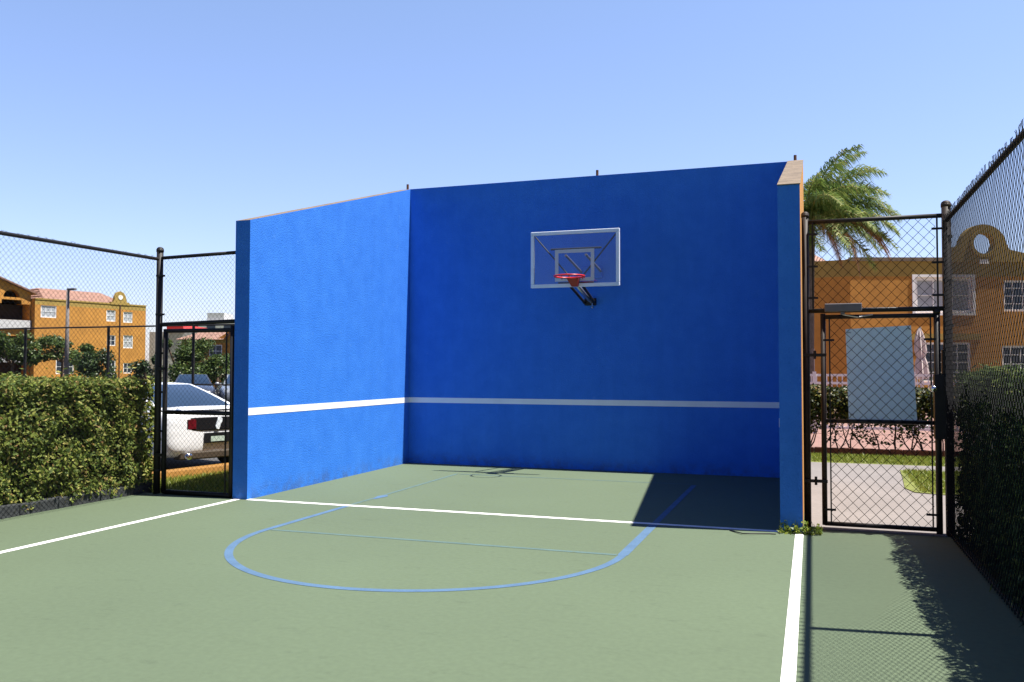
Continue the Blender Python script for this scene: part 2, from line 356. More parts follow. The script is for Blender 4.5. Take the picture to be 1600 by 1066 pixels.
# ------------------------------------------------------------------ painted lines
def strip(name, a, b, wd, m, z=.0025):
    a, b = Vector((*a, z)), Vector((*b, z)); n = (b-a).cross(Vector((0, 0, 1))).normalized()*wd/2
    mb = MB(); mb.quad(a-n, a+n, b+n, b-n); return struct(name, mb, m, recalc=False)
strip('white_line', (-.13, -4.50), (-.13, -26), .085, MT['white_line'])
strip('white_line', (6.415, -4.56), (6.415, -26), .075, MT['white_line'])
strip('white_line', (0.0, -4.475), (W, -4.475), .09, MT['white_line'])
LX0, LX1, FY, R = 1.40, 4.99, -6.08, 1.795
CX = (LX0+LX1)/2
strip('blue_line', (LX0, -1.20), (LX0, -4.42), .05, MT['blue_faint'])
strip('blue_line', (LX0, -4.53), (LX0, FY), .075, MT['blue_line'])
strip('blue_line', (LX1, -1.30), (LX1, -4.42), .07, MT['blue_line'])
strip('blue_line', (LX1, -4.53), (LX1, FY), .09, MT['blue_line'])
strip('blue_line', (LX0+.05, FY), (LX1-.05, FY), .055, MT['blue_faint'], .0022)
strip('blue_line', (LX0+.05, -1.22), (LX1-.05, -1.22), .045, MT['blue_faint'], .0022)
mb = MB(); n = 64; V = []
for i in range(n+1):
    a = math.pi+math.pi*i/n; wd = .072
    for rr in (R-wd/2, R+wd/2): V.append((CX+rr*math.cos(a), FY+rr*math.sin(a), .0025))
mb.add(V, [(2*i, 2*i+1, 2*i+3, 2*i+2) for i in range(n)]); struct('blue_line', mb, MT['blue_line'], recalc=False)
mb = MB(); mb.add([(1.43+.055*math.cos(a)*(1+.3*math.sin(3*a)), -3.75+.17*math.sin(a), .003) for a in [k*math.pi/8 for k in range(16)]], [tuple(range(16))]); struct('blue_line', mb, MT['blue_line'], recalc=False)

# ------------------------------------------------------------------ the three sided practice wall
wall = thing('practice_wall', (W/2, 0, 0), 'tall three sided blue stucco practice wall with a white stripe round the inside', 'wall')
mb = MB()       # back panel, blue inside, orange outside, concrete top
mb.add([(-T, 0, 0), (W+T, 0, 0), (W+T, T, 0), (-T, T, 0), (-T, 0, HB), (W+T, 0, HB), (W+T, T, HB), (-T, T, HB)],
       [(0, 1, 5, 4)], 0)
mb.add([(-T, 0, 0), (W+T, 0, 0), (W+T, T, 0), (-T, T, 0), (-T, 0, HB), (W+T, 0, HB), (W+T, T, HB), (-T, T, HB)], [(2, 3, 7, 6), (0, 4, 7, 3), (1, 2, 6, 5)], 1)
mb.add([(-T, 0, HB), (W+T, 0, HB), (W+T, T, HB), (-T, T, HB)], [(0, 1, 2, 3)], 2)
mb.build('back_panel', [MT['blue_wall'], MT['orange'], MT['coping']], wall, recalc=False)
def side(x0, x1, inner):
    mb = MB(); y0, y1 = -D, -.001
    v = [(x0, y0, 0), (x1, y0, 0), (x1, y1, 0), (x0, y1, 0), (x0, y0, HF), (x1, y0, HF), (x1, y1, HB-.002), (x0, y1, HB-.002)]
    L_, R_ = (3, 0, 4, 7), (1, 2, 6, 5)
    mb.add(v, [(0, 1, 5, 4), R_ if inner == 'R' else L_], 0); mb.add(v, [L_ if inner == 'R' else R_], 1); mb.add(v, [(4, 5, 6, 7)], 2)
    return mb.build('side_panel', [MT['blue_wall'], MT['orange'], MT['coping']], wall, recalc=False)
side(-T, 0, 'R'); side(W, W+T, 'L')
mb = MB(); mb.box(0.004, W-.004, -.003, .02, 1.03, 1.118); mb.build('stripe', MT['white_wall'], wall)
mb = MB(); mb.box(-.02, .003, -D+.003, -.004, 1.03, 1.118); mb.build('stripe', MT['white_wall'], wall)
mb = MB(); mb.box(W-.003, W+.02, -D+.003, -.004, 1.03, 1.118); mb.build('stripe', MT['white_wall'], wall)
# thin cement lip along the sloping tops
for x0, x1 in ((W-.004, W+T+.006),):
    mb = MB(); s_ = (HB-HF)/D
    mb.add([(x, y, HF+s_*(y+D)+dz) for dz in (.002, .010) for y in (-D-.01, .0) for x in (x0, x1)], [(0, 2, 3, 1), (4, 5, 7, 6), (0, 1, 5, 4), (2, 6, 7, 3), (0, 4, 6, 2), (1, 3, 7, 5)])
    mb.build('coping', MT['coping'], wall)
for x, y in ((-.1, .1), (3.29, .1), (W+.10, .1)):
    mb = MB(); mb.tube([(x, y, HB-.1), (x, y, HB+.11)], .022, 8); mb.build('rod', MT['rust'], wall)

# ------------------------------------------------------------------ basketball hoop on the back wall
BX0, BX1, BZ0, BZ1, BY = 2.43, 3.83, 2.86, 3.73, -.72
bxc = 3.13
hoop = thing('basketball_hoop', (bxc, 0, 2.6), 'basketball hoop with clear framed backboard and bare red rim fixed to the blue wall', 'basketball hoop')
mb = MB(); mb.box(BX0+.05, BX1-.05, BY-.006, BY+.006, BZ0+.05, BZ1-.05); mb.build('backboard', MT['boardglass'], hoop)
mb = MB(); fwid = .055
mb.box(BX0, BX1, BY-.02, BY+.025, BZ1-fwid, BZ1); mb.box(BX0, BX1, BY-.02, BY+.025, BZ0, BZ0+fwid)
mb.box(BX0, BX0+fwid, BY-.02, BY+.025, BZ0+fwid, BZ1-fwid); mb.box(BX1-fwid, BX1, BY-.02, BY+.025, BZ0+fwid, BZ1-fwid)
mb.build('backboard_frame', MT['alum'], hoop, bevel=.008)
mb = MB(); s0, s1, t0, t1, q_ = 2.82, 3.44, 2.95, 3.44, .055
for a in ((s0, s1, t1-q_, t1), (s0, s1, t0, t0+q_), (s0, s0+q_, t0+q_, t1-q_), (s1-q_, s1, t0+q_, t1-q_)): mb.box(a[0], a[1], BY-.009, BY-.0065, a[2], a[3])
mb.build('target_square', MT['target'], hoop)
mb = MB(); rc = (3.15, BY-.15-.23, 2.985); pts = [(rc[0]+.225*math.cos(a), rc[1]+.225*math.sin(a), rc[2]) for a in [k*math.pi/18 for k in range(37)]]
mb.tube(pts, .013, 8, cap=False)
for k in range(10):
    a = math.pi*(.75+1.5*k/9)-math.pi/2+math.pi; mb.ball((rc[0]+.225*math.cos(a), rc[1]+.225*math.sin(a), rc[2]-.02), .009, 4)
mb.build('rim', MT['red'], hoop, smooth=True)
mb = MB(); mb.add([(3.06, BY-.02, 3.0), (3.22, BY-.02, 3.0), (3.20, BY-.02, 2.86), (3.10, BY-.02, 2.86), (3.05, BY-.18, 2.975), (3.23, BY-.18, 2.975), (3.19, BY-.08, 2.86), (3.10, BY-.08, 2.86)],
    [(0, 1, 5, 4), (1, 2, 6, 5), (2, 3, 7, 6), (3, 0, 4, 7), (4, 5, 6, 7), (0, 3, 2, 1)]); mb.build('rim_bracket', MT['darkred'], hoop, bevel=.006)
def bar(name, a, b, r, m, n=6): mb = MB(); mb.tube([a, b], r, n); return mb.build(name, m, hoop)
bar('strut', (BX0+.06, BY+.035, BZ1-.07), (3.06, BY+.05, 3.0), .013, MT['black'])
bar('strut', (BX1-.06, BY+.035, BZ1-.07), (3.22, BY+.05, 3.0), .013, MT['black'])
bar('crossbar', (2.74, BY+.04, 3.455), (3.54, BY+.04, 3.455), .016, MT['black'])
bar('crossbar', (2.86, BY+.04, 2.93), (3.42, BY+.04, 2.93), .016, MT['black'])
for sx in (-.16, .16): bar('arm', (3.13+sx, BY+.06, 3.36), (3.22+sx, -.02, 3.16), .02, MT['grey'], 8)
for sx in (-.10, .10): bar('arm', (3.13+sx, BY+.06, 2.90), (3.20+sx*.8, -.03, 2.66), .022, MT['black'], 8)
mb = MB(); mb.box(3.06, 3.40, -.04, -.002, 3.06, 3.24); mb.build('wall_plate', MT['blue_wall'], hoop, bevel=.01)
mb = MB(); mb.box(3.11, 3.30, -.05, -.002, 2.625, 2.74); mb.build('wall_plate', MT['black'], hoop, bevel=.01)
mb = MB(); mb.tube([(3.16, BY+.08, 2.88), (3.22, -.16, 2.70)], .03, 10); mb.tube([(3.22, -.16, 2.70), (3.23, -.07, 2.665)], .016, 8); mb.build('height_actuator', MT['steel'], hoop, smooth=True)
mb = MB(); mb.tube([(3.25, -.08, 2.66), (3.25, -.08, 2.59)], .01, 6); mb.ball((3.25, -.08, 2.59), .018, 5); mb.build('crank_eye', MT['steel'], hoop)

# ------------------------------------------------------------------ chain link
def link_wires(mb, o, u, width, h, d=.1, r=.0026, barb=0.0, nrm=None):
    """zigzag pickets: origin o, horizontal unit u, vertical z"""
    o = np.array(o, float); u = np.array(u, float); nn = np.cross(u, [0, 0, 1.]) if nrm is None else np.array(nrm)
    k = int(round(width/(d/2))); st = width/k; nseg = max(2, int(round(h/(d*.52)))); dz = h/nseg
    ring = np.array([[math.cos(a), math.sin(a)] for a in (0.3, 2.39, 4.49)])
    idx = np.arange(nseg+1)
    for i in range(k):
        side = (idx+i) % 2
        ux = (i+side)*st; off = np.where(side == 0, -1, 1)*r*.9
        C = o+np.outer(ux, u)+np.outer(idx*dz, [0, 0, 1.])+np.outer(off, nn)
        V = (C[:, None, :]+ring[None, :, 0:1]*u*r+ring[None, :, 1:2]*nn*r).reshape(-1, 3)
        F = []
        for j in range(nseg):
            for q in range(3): F.append((j*3+q, j*3+(q+1) % 3, j*3+3+(q+1) % 3, j*3+3+q))
        mb.add(V.tolist(), F)
        if barb and i % 2 == 0 and random.random() < .85:
            top = o+u*(i+1)*st+np.array([0, 0, h]); bh = barb*random.uniform(.55, 1.1); lean = random.uniform(-.012, .012)
            for s in (-1, 1):
                mb.tube([tuple(top+np.array([0, 0, -.012])), tuple(top+u*s*.012+nn*.006*s+np.array([0, 0, bh*.5])), tuple(top-u*s*.016+u*lean+nn*lean+np.array([0, 0, bh]))], r, 3, cap=False)
    return mb
def post(mb, x, y, h, r, cap=True):
    mb.tube([(x, y, 0), (x, y, h)], r, 12)
    if cap: mb.ball((x, y, h), r*1.12, 6, sc=(1, 1, .8)); mb.tube([(x, y, h-.03), (x, y, h+.004)], r*1.12, 12)
    return mb
def P1(parent, name, m, *calls, **kw):
    mb = MB()
    for c in calls: c(mb)
    return mb.build(name, m, parent, **kw)

# right fence along the court
fr = thing('chain_link_fence', (XR, YRG, 0), 'tall black chain link fence in front of the shaded hedge at right', 'fence')
P1(fr, 'post', MT['brownblack'], lambda m: post(m, XR, YRG, 3.22, .042), smooth=True)
for y in (-7.60, -10.9, -14.3): P1(fr, 'post', MT['brownblack'], lambda m: post(m, XR, y, 3.04, .030, False), smooth=True)
P1(fr, 'top_rail', MT['brownblack'], lambda m: m.tube([(XR, YRG, 3.06), (XR, -16, 3.06)], .023, 10), smooth=True)
P1(fr, 'tension_wire', MT['black'], lambda m: m.tube([(XR-.03, YRG, .06), (XR-.03, -16, .06)], .004, 5))
P1(fr, 'chain_link', MT['wire'], lambda m: link_wires(m, (XR-.032, -13.6, .03), (0, 1, 0), 9.4, 3.03, .080, .0027, .05), recalc=False)
P1(fr, 'tension_bar', MT['black'], lambda m: m.box(XR-.04, XR-.03, YRG-.075, YRG-.055, .1, 3.05))
for z in np.linspace(.3, 2.9, 7): P1(fr, 'tension_band', MT['black'], lambda m: m.tube([(XR+.01, YRG-.0, z-.012), (XR+.01, YRG, z+.012)], .047, 12), lambda m: m.box(XR-.045, XR-.02, YRG-.085, YRG-.03, z-.012, z+.012))

# panel above the right gate with its own post
PX = 6.492
tr = thing('gate_transom', (PX, YRG, 0), 'fixed black chain link panel and post above the gate with the grey sheet', 'fence', 'fixed panels above the gates')
P1(tr, 'post', MT['brownblack'], lambda m: post(m, PX, YRG, 3.19, .036), smooth=True)
P1(tr, 'rail', MT['black'], lambda m: m.tube([(PX, YRG, 3.11), (XR-.04, YRG, 3.11)], .023, 10), smooth=True)
P1(tr, 'rail', MT['black'], lambda m: m.tube([(PX, YRG, 2.20), (XR-.04, YRG, 2.20)], .024, 10), smooth=True)
P1(tr, 'chain_link', MT['wire'], lambda m: link_wires(m, (PX+.06, YRG-.02, 2.21), (1, 0, 0), 1.14, .9, .1, .0036), recalc=False)
for x in (PX+.07, XR-.085):
    P1(tr, 'tension_bar', MT['black'], lambda m: m.box(x-.008, x+.008, YRG-.03, YRG-.02, 2.2, 3.1))
    for z in (2.33, 2.65, 2.98): P1(tr, 'tension_band', MT['black'], lambda m: m.box(x-.05, x+.05, YRG-.035, YRG-.03, z-.011, z+.011))
# right gate
gr = thing('chain_link_gate', (6.65, YRG, 0), 'black chain link gate with grey sheet and door closer at right of the blue wall', 'gate', 'gates beside the practice wall')
GX0, GX1 = 6.655, 7.70
P1(gr, 'stile', MT['brownblack'], lambda m: m.tube([(GX0, YRG, .04), (GX0, YRG, 2.17)], .026, 10), smooth=True)
P1(gr, 'stile', MT['black'], lambda m: post(m, GX1, YRG, 2.18, .030), smooth=True)
for z, r in ((2.135, .022), (1.085, .021), (.055, .022)): P1(gr, 'rail', MT['black'], lambda m: m.tube([(GX0, YRG, z), (GX1, YRG, z)], r, 10), smooth=True)
P1(gr, 'chain_link', MT['wire'], lambda m: link_wires(m, (GX0+.055, YRG-.024, .06), (1, 0, 0), .94, 2.07, .104, .0038), recalc=False)
for x in (GX0+.06, GX1-.06):
    P1(gr, 'tension_bar', MT['black'], lambda m: m.box(x-.007, x+.007, YRG-.034, YRG-.026, .07, 2.12))
    for z in (.2, 1.9): P1(gr, 'tension_band', MT['black'], lambda m: m.box(x-.06, x+.045, YRG-.038, YRG-.034, z-.011, z+.011))
for z in (.48, 1.75): P1(gr, 'hinge', MT['black'], lambda m: m.box(PX-.03, GX0+.03, YRG-.045, YRG-.030, z-.016, z+.016), lambda m: m.tube([((PX+GX0)/2, YRG-.04, z-.04), ((PX+GX0)/2, YRG-.04, z+.045)], .014, 8), bevel=.003)
P1(gr, 'lock_guard', MT['black'], lambda m: m.box(7.665, 7.79, YRG-.055, YRG+.05, .93, 1.56), lambda m: m.box(7.74, 7.79, YRG-.06, YRG+.05, 1.56, 1.80), bevel=.006)
P1(gr, 'knob', MT['chrome'], lambda m: m.ball((7.65, YRG-.10, 1.42), .034, 8), lambda m: m.tube([(7.65, YRG-.02, 1.42), (7.65, YRG-.08, 1.42)], .014, 8), smooth=True)
P1(gr, 'door_closer', MT['grey'], lambda m: m.box(6.67, 7.02, YRG-.09, YRG-.03, 2.185, 2.265), lambda m: m.box(6.82, 6.86, YRG-.075, YRG-.045, 2.15, 2.19), bevel=.008)
P1(gr, 'closer_arm', MT['steel'], lambda m: m.tube([(6.84, YRG-.065, 2.155), (6.98, YRG-.075, 2.125), (7.12, YRG-.04, 2.15)], .007, 6))
sh = thing('blank_sheet', (7.19, YRG+.03, 1.09), 'blank pale grey sheet tied crookedly to the outside of the right gate', 'sign')
mb = MB(); y0, y1 = YRG+.004, YRG+.010
c4 = [(6.89, 1.095), (7.515, 1.105), (7.47, 2.04), (6.868, 2.01)]
mb.prism(c4, 'y', y0, y1); mb.build('board', MT['sheet'], sh)
for x, z in ((6.90, 1.97), (7.44, 2.0), (6.92, 1.15), (7.47, 1.15)): P1(sh, 'tie', MT['black'], lambda m: m.tube([(x-.015, YRG-.03, z), (x, YRG+.014, z+.012), (x+.015, YRG-.03, z)], .003, 5))

# left fence
fl = thing('chain_link_fence', (XL, YLG, 0), 'black chain link fence in front of the sunlit hedge at left', 'fence')
P1(fl, 'post', MT['black'], lambda m: post(m, XL-.03, YLG, 3.14, .042), smooth=True)
for y in (-7.6, -10.8): P1(fl, 'post', MT['black'], lambda m: post(m, XL-.03, y, 3.06, .032), smooth=True)
P1(fl, 'top_rail', MT['black'], lambda m: m.tube([(XL-.03, YLG, 3.015), (XL-.03, -13, 2.99)], .022, 10), smooth=True)
P1(fl, 'chain_link', MT['wire'], lambda m: link_wires(m, (XL-.055, -11.9, .06), (0, 1, 0), 7.4, 2.95, .064, .0018, .045), recalc=False)
for z in np.linspace(.3, 2.8, 6): P1(fl, 'tension_band', MT['black'], lambda m: m.tube([(XL-.03, YLG, z-.012), (XL-.03, YLG, z+.012)], .047, 12), lambda m: m.box(XL-.01, XL+.05, YLG-.008, YLG+.008, z-.012, z+.012))
tl = thing('gate_transom', (-.8, YLG, 2.18), 'fixed black chain link panel above the gate in front of the white car', 'fence', 'fixed panels above the gates')
P1(tl, 'rail', MT['black'], lambda m: m.tube([(XL, YLG, 3.03), (-T-.01, YLG, 3.055)], .023, 10), smooth=True)
P1(tl, 'rail', MT['black'], lambda m: m.tube([(XL, YLG, 2.17), (-T-.01, YLG, 2.195)], .026, 10), smooth=True)
P1(tl, 'chain_link', MT['wire'], lambda m: link_wires(m, (XL+.06, YLG-.02, 2.19), (1, 0, 0), 1.08, .84, .064, .0018), recalc=False)
gl = thing('chain_link_gate', (-1.3, YLG, 0), 'black chain link gate left of the blue wall with the white car behind it', 'gate', 'gates beside the practice wall')
P1(gl, 'stile', MT['black'], lambda m: m.tube([(-1.305, YLG, .02), (-1.305, YLG, 2.11)], .03, 10), smooth=True)
P1(gl, 'stile', MT['black'], lambda m: m.tube([(-.275, YLG, .02), (-.275, YLG, 2.14)], .032, 10), smooth=True)
for z, r in ((2.085, .027), (1.045, .028), (.03, .03)): P1(gl, 'rail', MT['black'], lambda m: m.tube([(-1.305, YLG, z), (-.275, YLG, z)], r, 10), smooth=True)
P1(gl, 'chain_link', MT['wire'], lambda m: link_wires(m, (-1.26, YLG-.026, .05), (1, 0, 0), .94, 2.03, .064, .0019), recalc=False)
P1(gl, 'tension_bar', MT['black'], lambda m: m.box(-.355, -.335, YLG-.035, YLG-.027, .05, 2.07))
for z in (.5, 1.6): P1(gl, 'hinge', MT['black'], lambda m: m.box(XL-.03, -1.28, YLG-.05, YLG-.035, z-.02, z+.02))

# far fence across the parking lot
ff = thing('chain_link_fence', (-18, 12, 0), 'distant thin black chain link fence beyond the parked white car', 'fence')
for x in (-30.4, -26.4, -22.29, -18.22, -14.37, -10.4): P1(ff, 'post', MT['black'], lambda m: post(m, x, 12, 3.2, .05, False))
P1(ff, 'rail', MT['black'], lambda m: m.tube([(-32, 12, 3.16), (-8, 12, 3.16)], .03, 6))
P1(ff, 'rail', MT['black'], lambda m: m.tube([(-32, 12, 1.04), (-8, 12, 1.04)], .025, 6))
P1(ff, 'chain_link', MT['wire'], lambda m: link_wires(m, (-25.5, 11.96, .05), (1, 0, 0), 14, 3.1, .16, .002), recalc=False)

# ------------------------------------------------------------------ hedges
def hedge(name, label, face, x0, x1, y0, y1, z0, z1, n, size, m, core=MT['hedgecore'], bulge=.10, cat='hedge', aspect=.5, inset=.13, deep=.09):
    """box hedge with bulging, clumped leaf shell"""
    h = thing(name, ((x0+x1)/2, (y0+y1)/2, 0), label, cat)
    Lx, Ly, Lz = x1-x0, y1-y0, z1-z0
    areas = np.array([Ly*Lz, Ly*Lz, Lx*Lz, Lx*Lz, Lx*Ly])*np.array([1.4 if face == '-x' else .35 if face == '+x' else .8, 1.4 if face == '+x' else .35 if face == '-x' else .8, 1.2 if face == '-y' else .8, .8, 1.1])
    side_ = rng.choice(5, n, p=areas/areas.sum()); u, v = rng.random(n), rng.random(n)
    P = np.zeros((n, 3)); Nn = np.zeros((n, 3))
    for s in range(5):
        k = side_ == s
        if s < 2: P[k] = np.stack([np.full(k.sum(), (x0, x1)[s]), y0+u[k]*Ly, z0+v[k]*Lz], 1); Nn[k, 0] = (-1, 1)[s]
        elif s < 4: P[k] = np.stack([x0+u[k]*Lx, np.full(k.sum(), (y0, y1)[s-2]), z0+v[k]*Lz], 1); Nn[k, 1] = (-1, 1)[s-2]
        else: P[k] = np.stack([x0+u[k]*Lx, y0+v[k]*Ly, np.full(k.sum(), z1)], 1); Nn[k, 2] = 1
    B = np.array([mnoise.noise(Vector(p)*3.1)+.6*mnoise.noise(Vector(p)*8.3+Vector((5, 1, 2))) for p in P])
    dep = rng.exponential(deep, n); dep[rng.random(n) < .012] -= rng.uniform(.08, .2); P += Nn*(B*bulge-np.minimum(dep, .4))[:, None]
    Nn = Nn*.9; Nn[:, 2] += .55
    cards('leaves', P, Nn, size, m, h, aspect, .65)
    mb = MB(); c = inset; nx = max(2, int(Lx/.3)); ny = max(2, int(Ly/.3))
    mb.box(x0+c, x1-c, y0+c, y1-c, z0, z1-c)  # dark solid core added inside the leaves to block light
    for k in range(int(Ly*5+Lx*5)):
        bx, by = random.uniform(x0+c, x1-c), random.uniform(y0+c, y1-c)
        mb.tube([(bx, by, z1-c-.1), (bx+random.uniform(-.06, .06), by+random.uniform(-.06, .06), z1+random.uniform(-.05, .05))], .004, 4)
    mb.build('branches', core, h); return h  # the added core box together with the twig tubes
hedge('hedge', 'sunlit clipped green hedge with some brown leaves on the left of the court', '+x', -2.75, -1.62, -12.5, -4.24, .04, 1.45, 98000, .058, MT['leaf_l'])
hedge('hedge', 'dark shaded clipped hedge behind the tall fence on the right of the court', '-x', 7.86, 8.9, -14.5, -4.14, .02, 1.58, 115000, .062, MT['leaf_r'], aspect=.32, bulge=.09)
kb = MB()
for i in range(4): kb.box(-1.74, -1.60, -12.3+i*2.0, -12.3+(i+1)*2.0-.004, -.02, .125+.004*(i % 3))
tag(kb.build('kerb', MT['kerb'], bevel=.015), 'low dark stained kerb along the foot of the left hedge', 'kerb')

# open, leggy hedge beyond the right gate
oh = thing('hedge', (8, 4.9, 0), 'leggy hedge with bare lower branches beyond the path and the right gate', 'hedge')
n = 62000; P = np.stack([rng.uniform(3.2, 11.2, n), rng.normal(4.9, .26, n), 1.27-np.abs(rng.exponential(.36, n))], 1); P = P[P[:, 2] > .16]
P[:, 2] += np.array([.07*mnoise.noise(Vector((p[0]*2.5, 0, 3))) for p in P])
cl = np.array([mnoise.noise(Vector((p[0]*2.6, p[1]*2.4, p[2]*3.2))) for p in P]); keep = cl > .10-.9*np.clip((P[:, 2]-.48)/.40, 0, 1)
P = P[keep]
cards('leaves', P, np.tile([0, -.3, .8], (len(P), 1)), .075, MT['leaf_p'], oh, .6, .7)
mb = MB()
for k in range(30):
    x = 3.3+k*.265+random.uniform(-.1, .1); y = random.uniform(4.75, 5.05)
    for q in range(random.choice((1, 2, 2, 3))):
        ln = random.uniform(-.6, .6); p = Vector((x, y, 0)); pts = [p.copy()]; d = Vector((ln, random.uniform(-.15, .15), .9)).normalized()
        for st_ in range(6):
            d = (d+Vector((random.uniform(-.3, .3), random.uniform(-.15, .15), .08))).normalized(); p = p+d*.19; pts.append(p.copy())
        mb.tube(pts, [.016, .013, .011, .009, .007, .005, .004], 5)
        e = pts[3]; mb.tube([e, e+Vector((random.uniform(-.2, .2), 0, .16)), e+Vector((random.uniform(-.35, .35), 0, .4))], [.007, .005, .003], 4)
mb.build('branches', MT['bark'], oh)
eb = MB()
for i in range(36): eb.box(3.2+i*.225, 3.2+i*.225+.215, 4.30, 4.40, -.01, .10+.005*(i % 2))
tag(eb.build('brick_edging', MT['brick'], bevel=.01), 'low dark red brick edging at the foot of the leggy hedge', 'edging')

# ------------------------------------------------------------------ weeds, wire
wd_ = thing('weed', (6.45, -4.5, 0), 'small tuft of bright green weeds at the foot of the right wall end', 'weed')
n = 260; P = np.stack([rng.uniform(6.22, 6.62, n), rng.normal(-4.52, .035, n), np.abs(rng.normal(.0, .055, n))*np.ones(n)], 1); P[:, 2] *= 1.3-2.2*np.abs(P[:, 0]-6.44); P[:, 2] = np.clip(P[:, 2]*.75, .01, .12)
cards('leaves', P, np.tile([0, -.2, .8], (n, 1)), .045, MT['weed'], wd_, .4, .7)
mb = MB()
for k in range(26):
    x = random.uniform(6.25, 6.6); mb.tube([(x, -4.515, 0), (x+random.uniform(-.04, .04), -4.53+random.uniform(-.03, .03), random.uniform(.05, .14))], .003, 4)
mb.build('stems', MT['weed'], wd_)
mb = MB(); mb.tube([(5.76, -4.60, .004), (5.84, -4.70, .010), (5.90, -4.78, .014), (6.00, -4.74, .014), (6.14, -4.66, .008), (6.2, -4.65, .004)], .006, 6)
tag(mb.build('bent_wire', MT['black'], smooth=True), 'short bent dark wire lying on the court near the right wall end', 'wire')

# ------------------------------------------------------------------ cars
def patch(mb, c, nu, nv, bulge, lo=(0, 0), hi=(1, 1), off=0.0, mi=0):
    """bilinear patch c=[p00,p10,p11,p01] with outward bulge"""
    c = [Vector(p) for p in c]; nrm = (c[1]-c[0]).cross(c[3]-c[0]).normalized(); V = []
    for j in range(nv+1):
        for i in range(nu+1):
            u = lo[0]+(hi[0]-lo[0])*i/nu; v = lo[1]+(hi[1]-lo[1])*j/nv
            p = c[0]*(1-u)*(1-v)+c[1]*u*(1-v)+c[2]*u*v+c[3]*(1-u)*v
            V.append(p+nrm*(bulge*16*u*(1-u)*v*(1-v)*.5+bulge*.5*4*v*(1-v)*.5+off))
    mb.add(V, [(j*(nu+1)+i, j*(nu+1)+i+1, (j+1)*(nu+1)+i+1, (j+1)*(nu+1)+i) for j in range(nv) for i in range(nu)], mi)
def make_car(loc, rz, label, paint, group=None, detail=True):
    c = thing('parked_car', loc, label, 'car', group, rz)
    secs = [(.0, .76, .36, .90, .93), (.05, .87, .27, .965, .985), (.3, .925, .22, .985, 1.01), (.95, .94, .22, .97, 1.02), (1.9, .93, .2, .94, 1.0), (3.0, .92, .2, .92, .98),
            (3.9, .93, .22, .89, .96), (4.45, .89, .24, .80, .86), (4.72, .80, .3, .70, .75), (4.78, .70, .38, .64, .67)]
    V, F = [], []; ring = None
    for x, w_, zb, zs, zt in secs:
        h = [(0, zb), (.55*w_, zb), (.9*w_, zb+.02), (.985*w_, zb+.13), (1.0*w_, .5*(zb+zs)+.03), (.975*w_, zs-.12), (.93*w_, zs-.02), (.78*w_, zs+.012), (.4*w_, zt), (0, zt)]
        pr = [(x, y, z) for y, z in h]+[(x, -y, z) for y, z in h[-2:0:-1]]; ring = len(pr); V += pr
    for i in range(len(secs)-1):
        for k in range(ring): F.append((i*ring+k, i*ring+(k+1) % ring, (i+1)*ring+(k+1) % ring, (i+1)*ring+k))
    F += [tuple(range(ring)), tuple(range(len(V)-1, len(V)-ring-1, -1))]
    mb = MB(); mb.add(V, F); mb.build('body', paint, c, smooth=True, local=True, subsurf=2)
    RB, RT, FT, FB = (.62, .74, .985), (1.75, .55, 1.355), (2.7, .57, 1.375), (3.55, .78, .955)
    m_ = lambda p: (p[0], -p[1], p[2])
    quads = {'rear_window': ([m_(RB), RB, RT, m_(RT)][::-1], .05), 'roof': ([m_(RT), RT, FT, m_(FT)][::-1], .03), 'windscreen': ([m_(FT), FT, FB, m_(FB)][::-1], .05),
             'side_l': ([RB, FB, FT, RT][::-1], .03), 'side_r': ([m_(FB), m_(RB), m_(RT), m_(FT)][::-1], .03)}
    ctr = Vector((2.1, 0, 1.1)); cab = MB(); gl_ = {}
    for k, (q, b) in quads.items():
        q = [Vector(p) for p in q]
        if (q[1]-q[0]).cross(q[3]-q[0]).dot(sum(q, Vector())/4-ctr) < 0: q = q[::-1]
        patch(cab, q, 8, 8, b); gl_[k] = (q, b)
    cab.build('cabin', paint, c, smooth=True, local=True, recalc=False)
    for k, nm, lo, hi in (('rear_window', 'rear_window', (.06, .04), (.94, .96)), ('windscreen', 'windscreen', (.05, .04), (.95, .96)), ('side_l', 'side_window', (.08, .10), (.92, .88)), ('side_r', 'side_window', (.08, .10), (.92, .88))):
        mb = MB(); patch(mb, gl_[k][0], 8, 8, gl_[k][1], lo, hi, .007); mb.build(nm, MT['carglass'], c, smooth=True, local=True, recalc=False)
    for x in (.93, 3.68):
        for s in (-1, 1):
            wh = MB(); wh.tube([(x, s*.955, .335), (x, s*.70, .335)], .335, 24); o = wh.build('wheel', MT['tyre'], c, local=True, smooth=False, bevel=.02)
            rm = MB(); rm.tube([(x, s*.962, .335), (x, s*.94, .335)], .235, 20)
            for k in range(5):
                a = 2*math.pi*k/5; rm.tube([(x, s*.966, .335), (x+.2*math.cos(a), s*.966, .335+.2*math.sin(a))], .02, 4)
            rm.build('rim', MT['silver'], o, local=True)
            ar = MB(); ar.tube([(x, s*.948, .36), (x, s*.90, .36)], .385, 24); ar.build('wheel_arch', MT['trim'], c, local=True)
    for s in (-1, 1):
        mr = MB(); mr.ball((2.95, s*1.0, .98), .1, 6, sc=(.6, 1, .7)); mr.build('mirror', paint, c, local=True, smooth=True)
    bow = lambda y: .085*(abs(y)/.75)**3
    def band(y0, y1, z0, z1, x, dep, n=10):
        m2 = MB(); V = []
        for i in range(n+1):
            y = y0+(y1-y0)*i/n; b = bow(y)
            V += [(x+b, y, z0), (x+b+dep, y, z0), (x+b+dep, y, z1), (x+b, y, z1)]
        F = [(4*i+k, 4*i+(k+1) % 4, 4*i+4+(k+1) % 4, 4*i+4+k) for i in range(n) for k in range(4)]+[(0, 1, 2, 3), (4*n+3, 4*n+2, 4*n+1, 4*n)]
        return m2.add(V, F)
